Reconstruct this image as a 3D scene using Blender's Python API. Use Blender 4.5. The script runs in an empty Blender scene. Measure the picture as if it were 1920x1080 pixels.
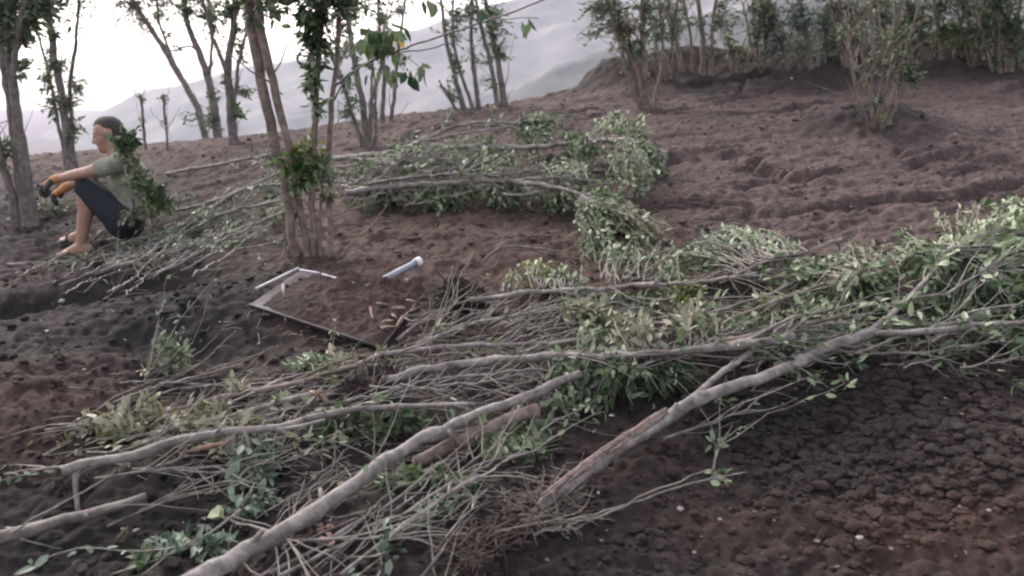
import bpy, math, random
import numpy as np
from mathutils import Vector

S = bpy.context.scene
COL = S.collection
# ------------------------------------------------------------------ camera
F = 1663.0                      # focal length in photo pixels (1920 wide)
PITCH = math.radians(13.9)
CAMZ = 1.6
cam_d = bpy.data.cameras.new('camera')
cam = bpy.data.objects.new('camera', cam_d); COL.objects.link(cam)
cam.location = (0, 0, CAMZ)
cam.rotation_euler = (math.radians(90) - PITCH, 0, 0)
cam_d.sensor_width = 36.0
cam_d.lens = 36.0 * F / 1920.0
cam_d.clip_start = 0.05; cam_d.clip_end = 6000
cam_d.dof.use_dof = True
cam_d.dof.focus_distance = 4.2
cam_d.dof.aperture_fstop = 2.9
S.camera = cam
S.render.resolution_x = 1024; S.render.resolution_y = 576
# ------------------------------------------------------------------ sky, sun, exposure
SUN_EL = math.radians(9); SUN_AZ = math.radians(-38)      # azimuth from +Y towards +X
w = bpy.data.worlds.new('World'); S.world = w; w.use_nodes = True
nt = w.node_tree; nt.nodes.clear()
sky = nt.nodes.new('ShaderNodeTexSky'); sky.sky_type = 'NISHITA'; sky.sun_disc = False
sky.sun_elevation = SUN_EL; sky.sun_rotation = SUN_AZ
sky.air_density = 1.0; sky.dust_density = 4.0; sky.ozone_density = 1.0
hs = nt.nodes.new('ShaderNodeHueSaturation'); hs.inputs['Saturation'].default_value = 0.35
bg = nt.nodes.new('ShaderNodeBackground'); bg.inputs['Strength'].default_value = 0.15
wo = nt.nodes.new('ShaderNodeOutputWorld')
nt.links.new(sky.outputs[0], hs.inputs['Color']); tn = nt.nodes.new('ShaderNodeMix'); tn.data_type = 'RGBA'; tn.blend_type = 'MULTIPLY'; tn.inputs[0].default_value = 1; tn.inputs[7].default_value = (1.05, .985, .975, 1); nt.links.new(hs.outputs[0], tn.inputs[6]); nt.links.new(tn.outputs[2], bg.inputs[0]); nt.links.new(bg.outputs[0], wo.inputs[0])
sd = bpy.data.lights.new('sun', 'SUN'); sd.energy = 0.5; sd.angle = math.radians(25); sd.color = (1.0, 0.93, 0.9)
sun = bpy.data.objects.new('sun', sd); COL.objects.link(sun)
d = Vector((math.sin(SUN_AZ)*math.cos(math.radians(38)), math.cos(SUN_AZ)*math.cos(math.radians(38)), math.sin(math.radians(38))))
SKYDIR = d
sun.rotation_euler = d.to_track_quat('Z', 'Y').to_euler()
sky.sun_elevation = math.radians(38)
S.view_settings.view_transform = 'Standard'; S.view_settings.look = 'None'
S.view_settings.exposure = 1.95; S.view_settings.gamma = 1.0
S.cycles.filter_width = 2.3

rng = np.random.default_rng(7)
random.seed(7)
# ------------------------------------------------------------------ picture -> place helpers
cp, sp = math.cos(PITCH), math.sin(PITCH)
def ray(u, v):
    a = (u - 960) / F; b = (540 - v) / F
    return np.array([a, cp + b * sp, -sp + b * cp])
def atd(u, v, y):
    r = ray(u, v); t = y / r[1]
    return np.array([r[0]*t, y, CAMZ + r[2]*t])

# control points: photo pixel and distance -> point of the ground
CP = [(-300,1080,2.3),(0,1080,2.3),(480,1080,2.25),(960,1080,2.25),(1440,1080,2.35),(1920,1080,2.4),(2250,1080,2.5),
 (0,900,2.8),(300,900,2.75),(960,900,2.75),(1300,900,2.8),(1700,900,2.75),(2000,900,2.75),
 (0,760,3.2),(120,760,3.25),(500,760,3.3),(960,760,3.3),(1400,780,3.15),(1750,760,3.1),(2000,760,3.1),
 (0,660,3.8),(300,660,3.8),(700,660,3.85),(1100,660,3.75),(1500,660,3.6),(1900,640,3.55),(2200,640,3.6),
 (60,560,4.8),(300,560,4.5),(480,560,4.4),(760,600,4.2),(960,600,4.15),(1300,580,4.1),(1700,560,4.1),(2000,540,4.1),
 (-200,480,6.2),(0,480,6.2),(150,480,6.3),(400,500,5.3),(600,490,5.0),(960,500,5.0),(1400,500,4.8),(1800,460,4.9),(2200,440,5.2),
 (0,400,7.4),(300,400,6.9),(600,400,6.2),(960,400,6.0),(1400,400,5.8),(1900,380,5.9),
 (300,330,8.3),(600,310,7.8),(960,300,7.6),(1400,310,7.2),(1900,290,7.6),
 (-300,345,9.0),(0,330,9.0),(130,322,9.2),(300,285,9.6),(500,262,10.0),(700,230,10.5),(900,203,11.0),(1060,190,11.4),
 (1000,235,9.2),(1300,225,9.2),(1640,242,8.6),(1900,215,9.2),
 (1240,185,11.0),(1500,180,11.0),(1800,170,10.8),(2200,160,11),
 (1130,150,12.0),(1300,138,12.4),(1500,128,12.4),(1700,112,12.4),(1920,100,12.4),(2300,90,12.4)]
K = np.array([atd(*c) for c in CP])
extra = []
for x in np.linspace(-8, 1.2, 5): extra += [(x*1.3, 14.5, 0.35 + 0.05*x), (x*1.3, 18, -0.6)]
for x in (3, 6, 10): extra += [(x*1.2, 14.5, 1.9), (x*1.3, 18, 1.7)]
for x in (-4, -2, 0, 2, 4): extra += [(x, 0.0, 0.0), (x, 1.3, 0.06), (x*2, -2, -0.05)]
K = np.vstack([K, np.array(extra)])
def U(r2): return r2 * np.log(r2 + 1e-9)
n = len(K)
D2 = ((K[:, None, :2] - K[None, :, :2])**2).sum(-1)
A = np.zeros((n+3, n+3)); A[:n, :n] = U(D2) + np.eye(n)*0.06
A[:n, n] = 1; A[:n, n+1:] = K[:, :2]; A[n, :n] = 1; A[n+1:, :n] = K[:, :2].T
W = np.linalg.solve(A, np.concatenate([K[:, 2], np.zeros(3)]))
def tps(x, y):
    shp = x.shape; x = np.clip(x.ravel(), -11, 13); y = np.clip(y.ravel(), -3, 18); out = np.empty(x.size)
    for i in range(0, x.size, 40000):
        xx = x[i:i+40000]; yy = y[i:i+40000]
        r2 = (xx[:, None]-K[None, :, 0])**2 + (yy[:, None]-K[None, :, 1])**2
        out[i:i+40000] = U(r2) @ W[:n] + W[n] + W[n+1]*xx + W[n+2]*yy
    return out.reshape(shp)
def hash2(ix, iy, s):
    h = (ix.astype(np.int64)*374761393 + iy.astype(np.int64)*668265263 + s*974634777) & 0x7fffffff
    h = ((h ^ (h >> 13)) * 1274126177) & 0x7fffffff
    return ((h ^ (h >> 16)) & 0xffff) / 65535.0
def vnoise(x, y, s=0):
    ix = np.floor(x); iy = np.floor(y); fx = x-ix; fy = y-iy
    fx = fx*fx*(3-2*fx); fy = fy*fy*(3-2*fy)
    a = hash2(ix, iy, s); b = hash2(ix+1, iy, s); c = hash2(ix, iy+1, s); e = hash2(ix+1, iy+1, s)
    return (a*(1-fx)+b*fx)*(1-fy) + (c*(1-fx)+e*fx)*fy
def fbm(x, y, o, s=0, g=0.5):
    t = 0; a = 1; q = 0
    for i in range(o):
        t = t + a*(vnoise(x, y, s+i)-0.5); q += a; a *= g; x = x*2.03+7.1; y = y*2.03+3.7
    return t/q*2
def worley(x, y, s=0):
    ix = np.floor(x); iy = np.floor(y); m = np.full(x.shape, 9.0)
    for dx in (-1, 0, 1):
        for dy in (-1, 0, 1):
            px = ix+dx+hash2(ix+dx, iy+dy, s); py = iy+dy+hash2(ix+dx, iy+dy, s+91)
            m = np.minimum(m, (px-x)**2+(py-y)**2)
    return np.sqrt(m)
def sm(a, b, t):
    t = np.clip((t-a)/(b-a), 0, 1); return t*t*(3-2*t)
BUMPS = []                                # (x, y, rx, ry, dz)
def bump_px(u, v, y, rx, ry, dz):
    p = atd(u, v, y); BUMPS.append((p[0], p[1], rx, ry, dz))
bump_px(1645, 245, 8.5, 0.75, 0.4, 0.26)
bump_px(120, 560, 4.9, 0.8, 0.2, -0.27); bump_px(200, 520, 5.25, 0.7, 0.13, 0.05); bump_px(330, 660, 3.9, .3, .14, -.07); bump_px(240, 700, 3.55, .4, .1, .04)
bump_px(0, 585, 4.75, 0.5, 0.3, -0.1)
bump_px(60, 760, 3.3, 0.45, 0.3, 0.07)
bump_px(570, 485, 5.0, 0.35, 0.25, 0.07)
bump_px(430, 640, 4.0, 0.6, 0.16, -0.07)
bump_px(1800, 1040, 2.5, 0.4, 0.15, 0.05)
bump_px(1450, 990, 2.6, 0.3, 0.12, 0.04)
bump_px(1900, 850, 2.85, 0.2, 0.2, 0.07)
bump_px(30, 410, 7.0, 0.5, 0.3, -0.1)
bump_px(1130, 155, 12, 0.6, 0.5, 0.06)
def coarse(x, y):
    z = tps(x, y)
    for bx, by, rx, ry, dz in BUMPS: z = z + dz*np.exp(-((x-bx)/rx)**2 - ((y-by)/ry)**2)
    z = z + fbm(x*1.1, y*1.6, 3, 5)*0.05*sm(1.5, 3, y)
    # furrows dug across the upper field
    f = fbm(x*0.8+3, (y - 0.36*x)*2.1, 4, 31)
    br = sm(.35, .6, vnoise(x*1.1, y*1.1, 33))
    z = z + (0.05*f - 0.085*br*np.exp(-(f*11)**2) + .03*br*np.exp(-((f-.13)*11)**2)) * sm(4.6, 6.2, y) * (1-sm(13, 15, y)) * sm(-1.5, 0.6, x)
    g_ = fbm(x*1.3-1, (y - 0.22*x)*6.5, 3, 35); z = z + g_*0.018*sm(4.4, 6, y)*(1-sm(12, 14, y))
    z = z + (.30 + .1*fbm(x*.9, y*.9, 2, 44))*np.exp(-((y-12.3-.3*fbm(x*.7, x*0, 2, 45))/.55)**2)*sm(.75, 1.35, x)
    far = sm(15, 40, y); z = z*(1-far) + far*(-5)
    z = z - sm(30, 420, y)*60
    side = sm(12, 40, np.abs(x)); z = z - side*np.sign(-x)*3*(1-far)
    return z
GX0, GY0, GS = -10.0, -1.0, 0.04
gx = np.arange(GX0, 12, GS); gy = np.arange(GY0, 19, GS)
HG = coarse(*[a for a in np.meshgrid(gx, gy)])
def gz(x, y):
    i = (y-GY0)/GS; j = (x-GX0)/GS
    i = min(max(i, 0), HG.shape[0]-2.001); j = min(max(j, 0), HG.shape[1]-2.001)
    i0 = int(i); j0 = int(j); fi = i-i0; fj = j-j0
    return (HG[i0, j0]*(1-fj)+HG[i0, j0+1]*fj)*(1-fi) + (HG[i0+1, j0]*(1-fj)+HG[i0+1, j0+1]*fj)*fi
def at(u, v, h=0.0):
    r = ray(u, v); t = 1.7
    while t < 16:
        p = r*t
        if CAMZ + p[2] <= gz(p[0], p[1]) + h: break
        t += 0.01
    return np.array([r[0]*t, r[1]*t, CAMZ + r[2]*t])
def px2m(px, y): return px*y/F

# ------------------------------------------------------------------ materials
def new_mat(name):
    m = bpy.data.materials.new(name); m.use_nodes = True
    t = m.node_tree; b = t.nodes['Principled BSDF']; return m, t, b
def nd(t, typ, **kw):
    n_ = t.nodes.new(typ)
    for k_, v_ in kw.items(): setattr(n_, k_, v_)
    return n_
def ramp(t, fac, stops):
    r = nd(t, 'ShaderNodeValToRGB'); e = r.color_ramp.elements
    while len(e) < len(stops): e.new(0.5)
    for i, (p, c) in enumerate(stops): e[i].position = p; e[i].color = (*c, 1)
    t.links.new(fac, r.inputs[0]); return r.outputs[0]
def noise(t, scale, detail=4, rough=0.55, coord='Object', vec=None):
    n_ = nd(t, 'ShaderNodeTexNoise'); n_.inputs['Scale'].default_value = scale
    n_.inputs['Detail'].default_value = detail; n_.inputs['Roughness'].default_value = rough
    if vec is None: vec = nd(t, 'ShaderNodeTexCoord').outputs[coord]
    t.links.new(vec, n_.inputs['Vector']); return n_.outputs['Fac']
def mixc(t, fac, a, b):
    m = nd(t, 'ShaderNodeMix', data_type='RGBA')
    if isinstance(fac, (int, float)): m.inputs[0].default_value = fac
    else: t.links.new(fac, m.inputs[0])
    for s_, i in ((a, 6), (b, 7)):
        if isinstance(s_, tuple): m.inputs[i].default_value = (*s_, 1)
        else: t.links.new(s_, m.inputs[i])
    return m.outputs[2]
def bump(t, b, h, strength, dist):
    n_ = nd(t, 'ShaderNodeBump'); n_.inputs['Strength'].default_value = strength; n_.inputs['Distance'].default_value = dist
    t.links.new(h, n_.inputs['Height']); t.links.new(n_.outputs[0], b.inputs['Normal'])

def soil_mat(name, attr=True):
    m, t, b = new_mat(name)
    n1 = noise(t, 1.3, 5); n2 = noise(t, 34, 8, 0.78); n3 = noise(t, 9, 4, 0.6)
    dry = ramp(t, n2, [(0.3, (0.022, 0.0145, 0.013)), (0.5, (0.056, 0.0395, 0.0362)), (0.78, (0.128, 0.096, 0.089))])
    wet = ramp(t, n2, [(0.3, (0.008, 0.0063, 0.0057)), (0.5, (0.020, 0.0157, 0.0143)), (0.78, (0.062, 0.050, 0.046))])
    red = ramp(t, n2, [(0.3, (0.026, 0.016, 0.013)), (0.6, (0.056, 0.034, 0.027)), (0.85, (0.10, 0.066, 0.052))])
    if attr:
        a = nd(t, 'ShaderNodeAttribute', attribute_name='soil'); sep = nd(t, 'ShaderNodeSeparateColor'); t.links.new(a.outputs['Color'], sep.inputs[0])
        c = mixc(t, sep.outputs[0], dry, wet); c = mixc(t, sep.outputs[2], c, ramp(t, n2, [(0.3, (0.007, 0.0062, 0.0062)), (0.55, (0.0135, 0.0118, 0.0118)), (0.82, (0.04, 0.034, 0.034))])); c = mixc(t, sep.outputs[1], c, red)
    else:
        c = mixc(t, 0.6, dry, wet)
    speck = ramp(t, n3, [(0.35, (0.75, 0.75, 0.75)), (0.65, (1.2, 1.2, 1.2))])
    mm = nd(t, 'ShaderNodeMix', data_type='RGBA', blend_type='MULTIPLY'); mm.inputs[0].default_value = 1
    t.links.new(c, mm.inputs[6]); t.links.new(speck, mm.inputs[7])
    t.links.new(mm.outputs[2], b.inputs['Base Color'])
    b.inputs['Roughness'].default_value = 0.95; b.inputs['Specular IOR Level'].default_value = 0.2
    bump(t, b, n2, 0.6, 0.01)
    return m
M_SOIL = soil_mat('soil'); M_CLOD = soil_mat('clod_soil'); M_ROOTSOIL = soil_mat('root_soil', False)

def leaf_mat(name, dark, mid, light, under, seed=0.0, trans=0.25):
    m, t, b = new_mat(name)
    g = nd(t, 'ShaderNodeNewGeometry')
    c = ramp(t, g.outputs['Random Per Island'], [(0.0, dark), (0.5, mid), (1.0, light)])
    f = mixc(t, g.outputs['Backfacing'], c, under)
    t.links.new(f, b.inputs['Base Color'])
    b.inputs['Roughness'].default_value = 0.5; b.inputs['Specular IOR Level'].default_value = 0.35
    tr = nd(t, 'ShaderNodeBsdfTranslucent'); t.links.new(f, tr.inputs[0])
    ms = nd(t, 'ShaderNodeMixShader'); ms.inputs[0].default_value = trans
    out = t.nodes['Material Output']
    t.links.new(b.outputs[0], ms.inputs[1]); t.links.new(tr.outputs[0], ms.inputs[2]); t.links.new(ms.outputs[0], out.inputs[0])
    return m
LF = {
 'grey':  leaf_mat('leaf_grey_green', (0.026, 0.048, 0.018), (0.060, 0.098, 0.042), (0.145, 0.19, 0.10), (0.17, 0.215, 0.13)),
 'dark':  leaf_mat('leaf_dark_green', (0.014, 0.034, 0.013), (0.032, 0.066, 0.026), (0.08, 0.125, 0.052), (0.10, 0.14, 0.075), trans=.35),
 'pale':  leaf_mat('leaf_pale', (0.032, 0.066, 0.024), (0.092, 0.145, 0.064), (0.27, 0.33, 0.19), (0.27, 0.32, 0.20)),
 'yellow':leaf_mat('leaf_yellow_green', (0.08, 0.10, 0.025), (0.14, 0.165, 0.04), (0.22, 0.24, 0.08), (0.2, 0.22, 0.12)),
 'olive': leaf_mat('leaf_olive', (0.07, 0.075, 0.036), (0.12, 0.12, 0.06), (0.2, 0.19, 0.11), (0.22, 0.22, 0.15)),
 'bright':leaf_mat('leaf_bright_green', (0.035, 0.085, 0.014), (0.07, 0.14, 0.024), (0.12, 0.2, 0.045), (0.12, 0.17, 0.07), trans=0.4),
 'teal':  leaf_mat('leaf_blue_green', (0.022, 0.045, 0.030), (0.050, 0.083, 0.055), (0.12, 0.165, 0.115), (0.16, 0.21, 0.15)),
 'gold':  leaf_mat('leaf_gold', (0.55, 0.36, 0.03), (0.6, 0.4, 0.04), (0.6, 0.4, 0.05), (0.5, 0.35, 0.06), trans=0.5),
 'dry':   leaf_mat('leaf_dry', (0.05, 0.04, 0.03), (0.10, 0.085, 0.06), (0.27, 0.25, 0.2), (0.2, 0.18, 0.14)),
}
def bark_mat(name, a, b_, c, sc=22):
    m, t, b = new_mat(name)
    tc = nd(t, 'ShaderNodeTexCoord')
    n1 = noise(t, sc, 6, 0.65, vec=tc.outputs['Object']); n2 = noise(t, 5, 3, vec=tc.outputs['Object'])
    col = ramp(t, n1, [(0.3, a), (0.5, b_), (0.72, c)])
    s_ = ramp(t, n2, [(0.3, (0.52, 0.50, 0.48)), (0.5, (0.95, .94, .93)), (0.7, (1.15, 1.15, 1.15))])
    mm = nd(t, 'ShaderNodeMix', data_type='RGBA', blend_type='MULTIPLY'); mm.inputs[0].default_value = 1
    t.links.new(col, mm.inputs[6]); t.links.new(s_, mm.inputs[7]); t.links.new(mm.outputs[2], b.inputs['Base Color'])
    b.inputs['Roughness'].default_value = 0.8
    bump(t, b, n1, 0.6, 0.006)
    return m
M_BARK = bark_mat('bark_grey', (0.06, 0.052, 0.048), (0.155, 0.137, 0.128), (0.30, 0.275, 0.26))
M_BARKD = bark_mat('bark_dark', (0.06, 0.050, 0.046), (0.12, 0.102, 0.094), (0.21, 0.185, 0.17))
M_BARKB = bark_mat('bark_brown', (0.07, 0.05, 0.04), (0.14, 0.105, 0.085), (0.24, 0.19, 0.16))
M_TWIG = bark_mat('twig_bark', (0.10, 0.093, 0.078), (0.18, 0.168, 0.145), (0.28, 0.265, 0.225), 40)
M_TWIGG = bark_mat('twig_green', (0.12, 0.13, 0.08), (0.18, 0.19, 0.12), (0.26, 0.27, 0.19), 40)
M_ROOT = bark_mat('root_bark', (0.028, 0.017, 0.014), (0.062, 0.038, 0.032), (0.12, 0.078, 0.066), 30)
M_RAW = bark_mat('raw_wood', (0.12, 0.068, 0.052), (0.23, 0.145, 0.115), (0.46, 0.35, 0.29), 30)
M_SPLIT = bark_mat('split_wood', (0.07, 0.038, 0.028), (0.115, 0.064, 0.046), (0.18, 0.11, 0.082), 30)
def plain(name, col, rough=0.6, metal=0.0, var=0.25, sc=12, bs=0.2):
    m, t, b = new_mat(name)
    n1 = noise(t, sc, 5, 0.6)
    c = ramp(t, n1, [(0.25, tuple(x*(1-var) for x in col)), (0.75, tuple(min(1, x*(1+var)) for x in col))])
    t.links.new(c, b.inputs['Base Color']); b.inputs['Roughness'].default_value = rough; b.inputs['Metallic'].default_value = metal
    bump(t, b, n1, bs, 0.004); return m

# ------------------------------------------------------------------ mesh builder
class MB:
    def __init__(s): s.v = []; s.q = []; s.t = []; s.n = 0
    def add(s, v, quads=None, tris=None):
        v = np.asarray(v, float)
        if quads is not None and len(quads): s.q.append(np.asarray(quads, np.int64) + s.n)
        if tris is not None and len(tris): s.t.append(np.asarray(tris, np.int64) + s.n)
        s.v.append(v); s.n += len(v)
    def tube(s, pts, rad, sides=6, rough=0.0, cap=True):
        P = np.asarray(pts, float); m = len(P)
        R = np.broadcast_to(np.asarray(rad, float), (m,)) if np.ndim(rad) == 0 or len(np.atleast_1d(rad)) == m else np.interp(np.linspace(0, 1, m), np.linspace(0, 1, len(rad)), rad)
        T = np.gradient(P, axis=0); T /= np.linalg.norm(T, axis=1)[:, None] + 1e-12
        mean = T.mean(0); ax = np.eye(3)[np.argmin(np.abs(mean))]
        N = np.cross(T, ax); N /= np.linalg.norm(N, axis=1)[:, None] + 1e-12; B = np.cross(T, N)
        th = np.arange(sides)*2*math.pi/sides
        rr = R[:, None]*(1 + (rng.uniform(-rough, rough, (m, sides)) if rough else 0))
        V = P[:, None, :] + rr[..., None]*(np.cos(th)[None, :, None]*N[:, None, :] + np.sin(th)[None, :, None]*B[:, None, :])
        i = np.arange(m-1)[:, None]*sides; j = np.arange(sides)[None, :]; j2 = (j+1) % sides
        q = np.stack([i+j, i+j2, i+sides+j2, i+sides+j], -1).reshape(-1, 4)
        V = V.reshape(-1, 3)
        if cap:
            V = np.vstack([V, P[0], P[-1]]); jj = np.arange(sides); k = (jj+1) % sides; e = (m-1)*sides
            t = np.vstack([np.stack([np.full(sides, m*sides), k, jj], 1), np.stack([np.full(sides, m*sides+1), e+jj, e+k], 1)])
            s.add(V, q, t)
        else: s.add(V, q)
    def box(s, c, ex, ey, ez):
        c, ex, ey, ez = map(lambda a: np.asarray(a, float), (c, ex, ey, ez))
        V = [c + a*ex + b*ey + g*ez for g in (-1, 1) for b in (-1, 1) for a in (-1, 1)]
        s.add(V, [(0,2,3,1),(4,5,7,6),(0,1,5,4),(2,6,7,3),(0,4,6,2),(1,3,7,5)])
    def build(s, name, mat, parent=None, smooth=True):
        if not s.v: return None
        V = np.vstack(s.v); me = bpy.data.meshes.new(name)
        q = np.vstack(s.q) if s.q else np.zeros((0, 4), np.int64); t = np.vstack(s.t) if s.t else np.zeros((0, 3), np.int64)
        o = bpy.data.objects.new(name, me)
        org = np.zeros(3)
        if parent is not None: org = np.array(parent.matrix_world.translation) if False else np.array(parent.get('_o', (0, 0, 0)))
        V = V - org
        me.vertices.add(len(V)); me.vertices.foreach_set('co', V.ravel().astype(np.float32))
        me.loops.add(q.size + t.size); me.loops.foreach_set('vertex_index', np.concatenate([q.ravel(), t.ravel()]).astype(np.int32))
        me.polygons.add(len(q) + len(t))
        ls = np.concatenate([np.arange(len(q))*4, q.size + np.arange(len(t))*3]).astype(np.int32)
        me.polygons.foreach_set('loop_start', ls)
        me.polygons.foreach_set('use_smooth', np.full(len(ls), smooth))
        me.update(calc_edges=True); me.validate()
        me.materials.append(mat); COL.objects.link(o)
        if parent is not None: o.parent = parent; o['_o'] = [float(c) for c in org]
        return o
def split_build(m, name, single, mat, parent):
    # a handful of twigs are parts of their own, a thicket is one
    if 0 < len(m.v) <= 8:
        for k in range(len(m.v)):
            o_ = MB(); off = sum(len(v) for v in m.v[:k]); o_.v = [m.v[k]]; o_.q = [m.q[k]-off]; o_.n = len(m.v[k]); o_.build(single, mat, parent)
    else: m.build(name, mat, parent)
def tag(o, label=None, cat=None, group=None, kind=None):
    if label: o['label'] = label
    if cat: o['category'] = cat
    if group: o['group'] = group
    if kind: o['kind'] = kind
    return o
def thing(name, label, cat, loc, group=None):
    o = bpy.data.objects.new(name, None); o.empty_display_size = 0.1; COL.objects.link(o)
    o.location = tuple(float(c) for c in loc); o['_o'] = [float(c) for c in loc]
    return tag(o, label, cat, group)

class Leaves:
    def __init__(s): s.p = []; s.d = []; s.s = []
    def put(s, p, d, size): s.p.append(p); s.d.append(d); s.s.append(size)
    def build(s, name, mat, parent, width=0.42, flat=0.5, floor=True):
        if not s.p: return None
        P = np.array(s.p); D = np.array(s.d); L = np.array(s.s); m = len(P)
        D = D/(np.linalg.norm(D, axis=1)[:, None]+1e-9)
        N = rng.normal(size=(m, 3)); N[:, 2] += flat*2
        N -= (N*D).sum(1)[:, None]*D; N /= np.linalg.norm(N, axis=1)[:, None]+1e-9
        B = np.cross(D, N); Wd = L*width*rng.uniform(0.8, 1.2, m); cu = rng.uniform(-0.05, 0.22, m)*L; fo = rng.uniform(0.02, 0.2, m)*L*0.5
        def pt(a, b, c): return P + D*(a*L)[:, None] + B*(b*Wd)[:, None] + N*c[:, None]
        z = np.zeros(m)
        vs = [pt(0, 0, z), pt(.33, .5, fo-cu*.1), pt(.72, .36, fo-cu*.5), pt(1, 0, -cu), pt(.72, -.36, fo-cu*.5), pt(.33, -.5, fo-cu*.1), pt(.36, 0, -cu*.1), pt(.72, 0, -cu*.5)]
        V = np.stack(vs, 1).reshape(-1, 3)
        b0 = (np.arange(m)*8)[:, None]
        q = np.vstack([b0+np.array([[1, 6, 7, 2]]), b0+np.array([[6, 5, 4, 7]])])
        t = np.vstack([b0+np.array([[0, 6, 1]]), b0+np.array([[0, 5, 6]]), b0+np.array([[2, 7, 3]]), b0+np.array([[7, 4, 3]])])
        M = MB(); M.add(V, q, t); return M.build(name, mat, parent, smooth=False)

def wob(pts, step=0.08, amp=0.012, keep=None):
    P = np.asarray(pts, float); seg = np.linalg.norm(np.diff(P, axis=0), axis=1); cum = np.concatenate([[0], np.cumsum(seg)])
    m = max(4, int(cum[-1]/step)); t = np.linspace(0, cum[-1], m)
    # catmull-like smoothing through dense linear then blur
    Q = np.stack([np.interp(t, cum, P[:, k]) for k in range(3)], 1)
    for _ in range(2): Q[1:-1] = (Q[:-2] + 2*Q[1:-1] + Q[2:])/4
    nz = np.cumsum(rng.normal(size=(m, 3)), axis=0)*0.3; nz -= np.linspace(0, 1, m)[:, None]*nz[-1]
    return Q + nz*amp + rng.normal(size=(m, 3))*amp*0.25
def clump(W_, L_, nodes, C, R, nt_, nl=11, size=0.055, onground=True, tw=0.0028, spread=0.6, start=0.25):
    """twigs from the nearest limb into an ellipsoid of radii R round C, leaves along them"""
    nodes = np.asarray(nodes); C = np.asarray(C, float); R = np.asarray(R, float)
    for _ in range(nt_):
        e = rng.normal(size=3); e /= np.linalg.norm(e); e *= rng.uniform(0.1, 1.15)*(1 if rng.random() < .85 else 1.3)
        E = C + e*R
        if onground: E[2] = max(E[2], gz(E[0], E[1]) + 0.012)
        ref = C + (E-C)*0.2
        dd = np.linalg.norm(nodes-ref, axis=1) + rng.uniform(0, 0.25, len(nodes))*R.max()*2
        s0 = nodes[np.argmin(dd)]
        ln = np.linalg.norm(E-s0)
        maxl = 2.6*R.max() + 0.12
        if ln > maxl: s0 = E + (s0-E)*(maxl/ln); ln = maxl
        mid = (s0+E)/2 + rng.normal(size=3)*ln*0.12 + np.array([0, 0, ln*0.08])
        k = 6; t = np.linspace(0, 1, k)[:, None]
        Q = (1-t)**2*s0 + 2*t*(1-t)*mid + t*t*E + rng.normal(size=(k, 3))*0.006
        if onground:
            for q in Q[1:]: q[2] = max(q[2], gz(q[0], q[1]) + 0.008)
        W_.tube(Q, [tw*1.3, tw*0.5], 4, cap=False)
        T = np.gradient(Q, axis=0)
        for i in range(nl):
            tt = start + (1-start)*(i+rng.uniform(0, 1))/nl*1.0
            f = min(tt, 0.999)*(k-1); a = int(f); p = Q[a]*(1-(f-a)) + Q[a+1]*(f-a)
            dr = T[a]/(np.linalg.norm(T[a])+1e-9) + rng.normal(size=3)*spread
            L_.put(p + rng.normal(size=3)*0.008, dr, size*rng.uniform(0.45, 1.15))

# ------------------------------------------------------------------ ground
def fine(x, y, z):
    d_ = np.abs(y)
    near = 1 - sm(3.8, 6.5, d_)
    cob = 0.35 + 0.65*np.exp(-((x-1.35)/0.75)**2-((y-3.05)/0.5)**2)
    z = z + fbm(x*5, y*5, 3, 11)*0.022*(0.5+near*.5)
    wx = fbm(x*6, y*6, 2, 81)*.09; wy = fbm(x*6+9, y*6, 2, 82)*.09; w1 = worley((x+wx)*11, (y+wy)*14, 3); w2 = worley((x+wx*.6)*29, (y+wy*.6)*33, 4)
    cl = sm(0.3, 0.75, vnoise(x*1.7, y*1.7, 40))
    z = z + (0.42-w1)*0.018*(0.35+cl)*(0.1+near)*cob + (0.42-w2)*0.013*near*(.5+.5*cob)
    z = z + fbm(x*4+2, (y-.2*x)*13, 3, 51)*0.022*sm(4.2, 5.5, y) + np.abs(fbm(x*9, y*11, 3, 55))*0.04 + fbm(x*21, y*25, 2, 57)*0.016
    z = z + fbm(x*45, y*45, 2, 21)*0.006*near
    return z
# one sheet: rows get longer with distance
ys = np.concatenate([np.linspace(-30, 0.5, 14), np.linspace(0.5, 1.9, 30)[1:], 1.9*np.exp(np.linspace(0, math.log(16/1.9), 560))[1:], np.geomspace(16, 1500, 60)[1:]])
xs = np.sinh(np.linspace(-1, 1, 801)*2.0)/math.sinh(2.0)
X = np.empty((len(ys), len(xs))); Y = np.repeat(ys[:, None], len(xs), 1)
half = np.maximum(2.6, np.abs(ys)*0.75+0.9) * np.where(ys > 16, 1+(ys-16)/50, 1)
lin = np.linspace(-1, 1, 801)
core = 0.86
xx = np.where(np.abs(lin) <= core, lin/core, 0)
ext = np.clip((np.abs(lin)-core)/(1-core), 0, 1)
for i, y in enumerate(ys):
    hw = half[i]; X[i] = np.where(np.abs(lin) <= core, lin/core*hw, np.sign(lin)*(hw + (np.exp(ext*math.log(1+ 60+abs(y)))-1)))
Z = coarse(X, Y); Z = fine(X, Y, Z)
gm = MB(); R_, C_ = X.shape
ii = (np.arange(R_-1)[:, None]*C_ + np.arange(C_-1)[None, :])
gm.add(np.stack([X, Y, Z], -1).reshape(-1, 3), np.stack([ii, ii+1, ii+C_+1, ii+C_], -1).reshape(-1, 4))
ground = gm.build('ground', M_SOIL); tag(ground, kind='structure')
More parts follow.
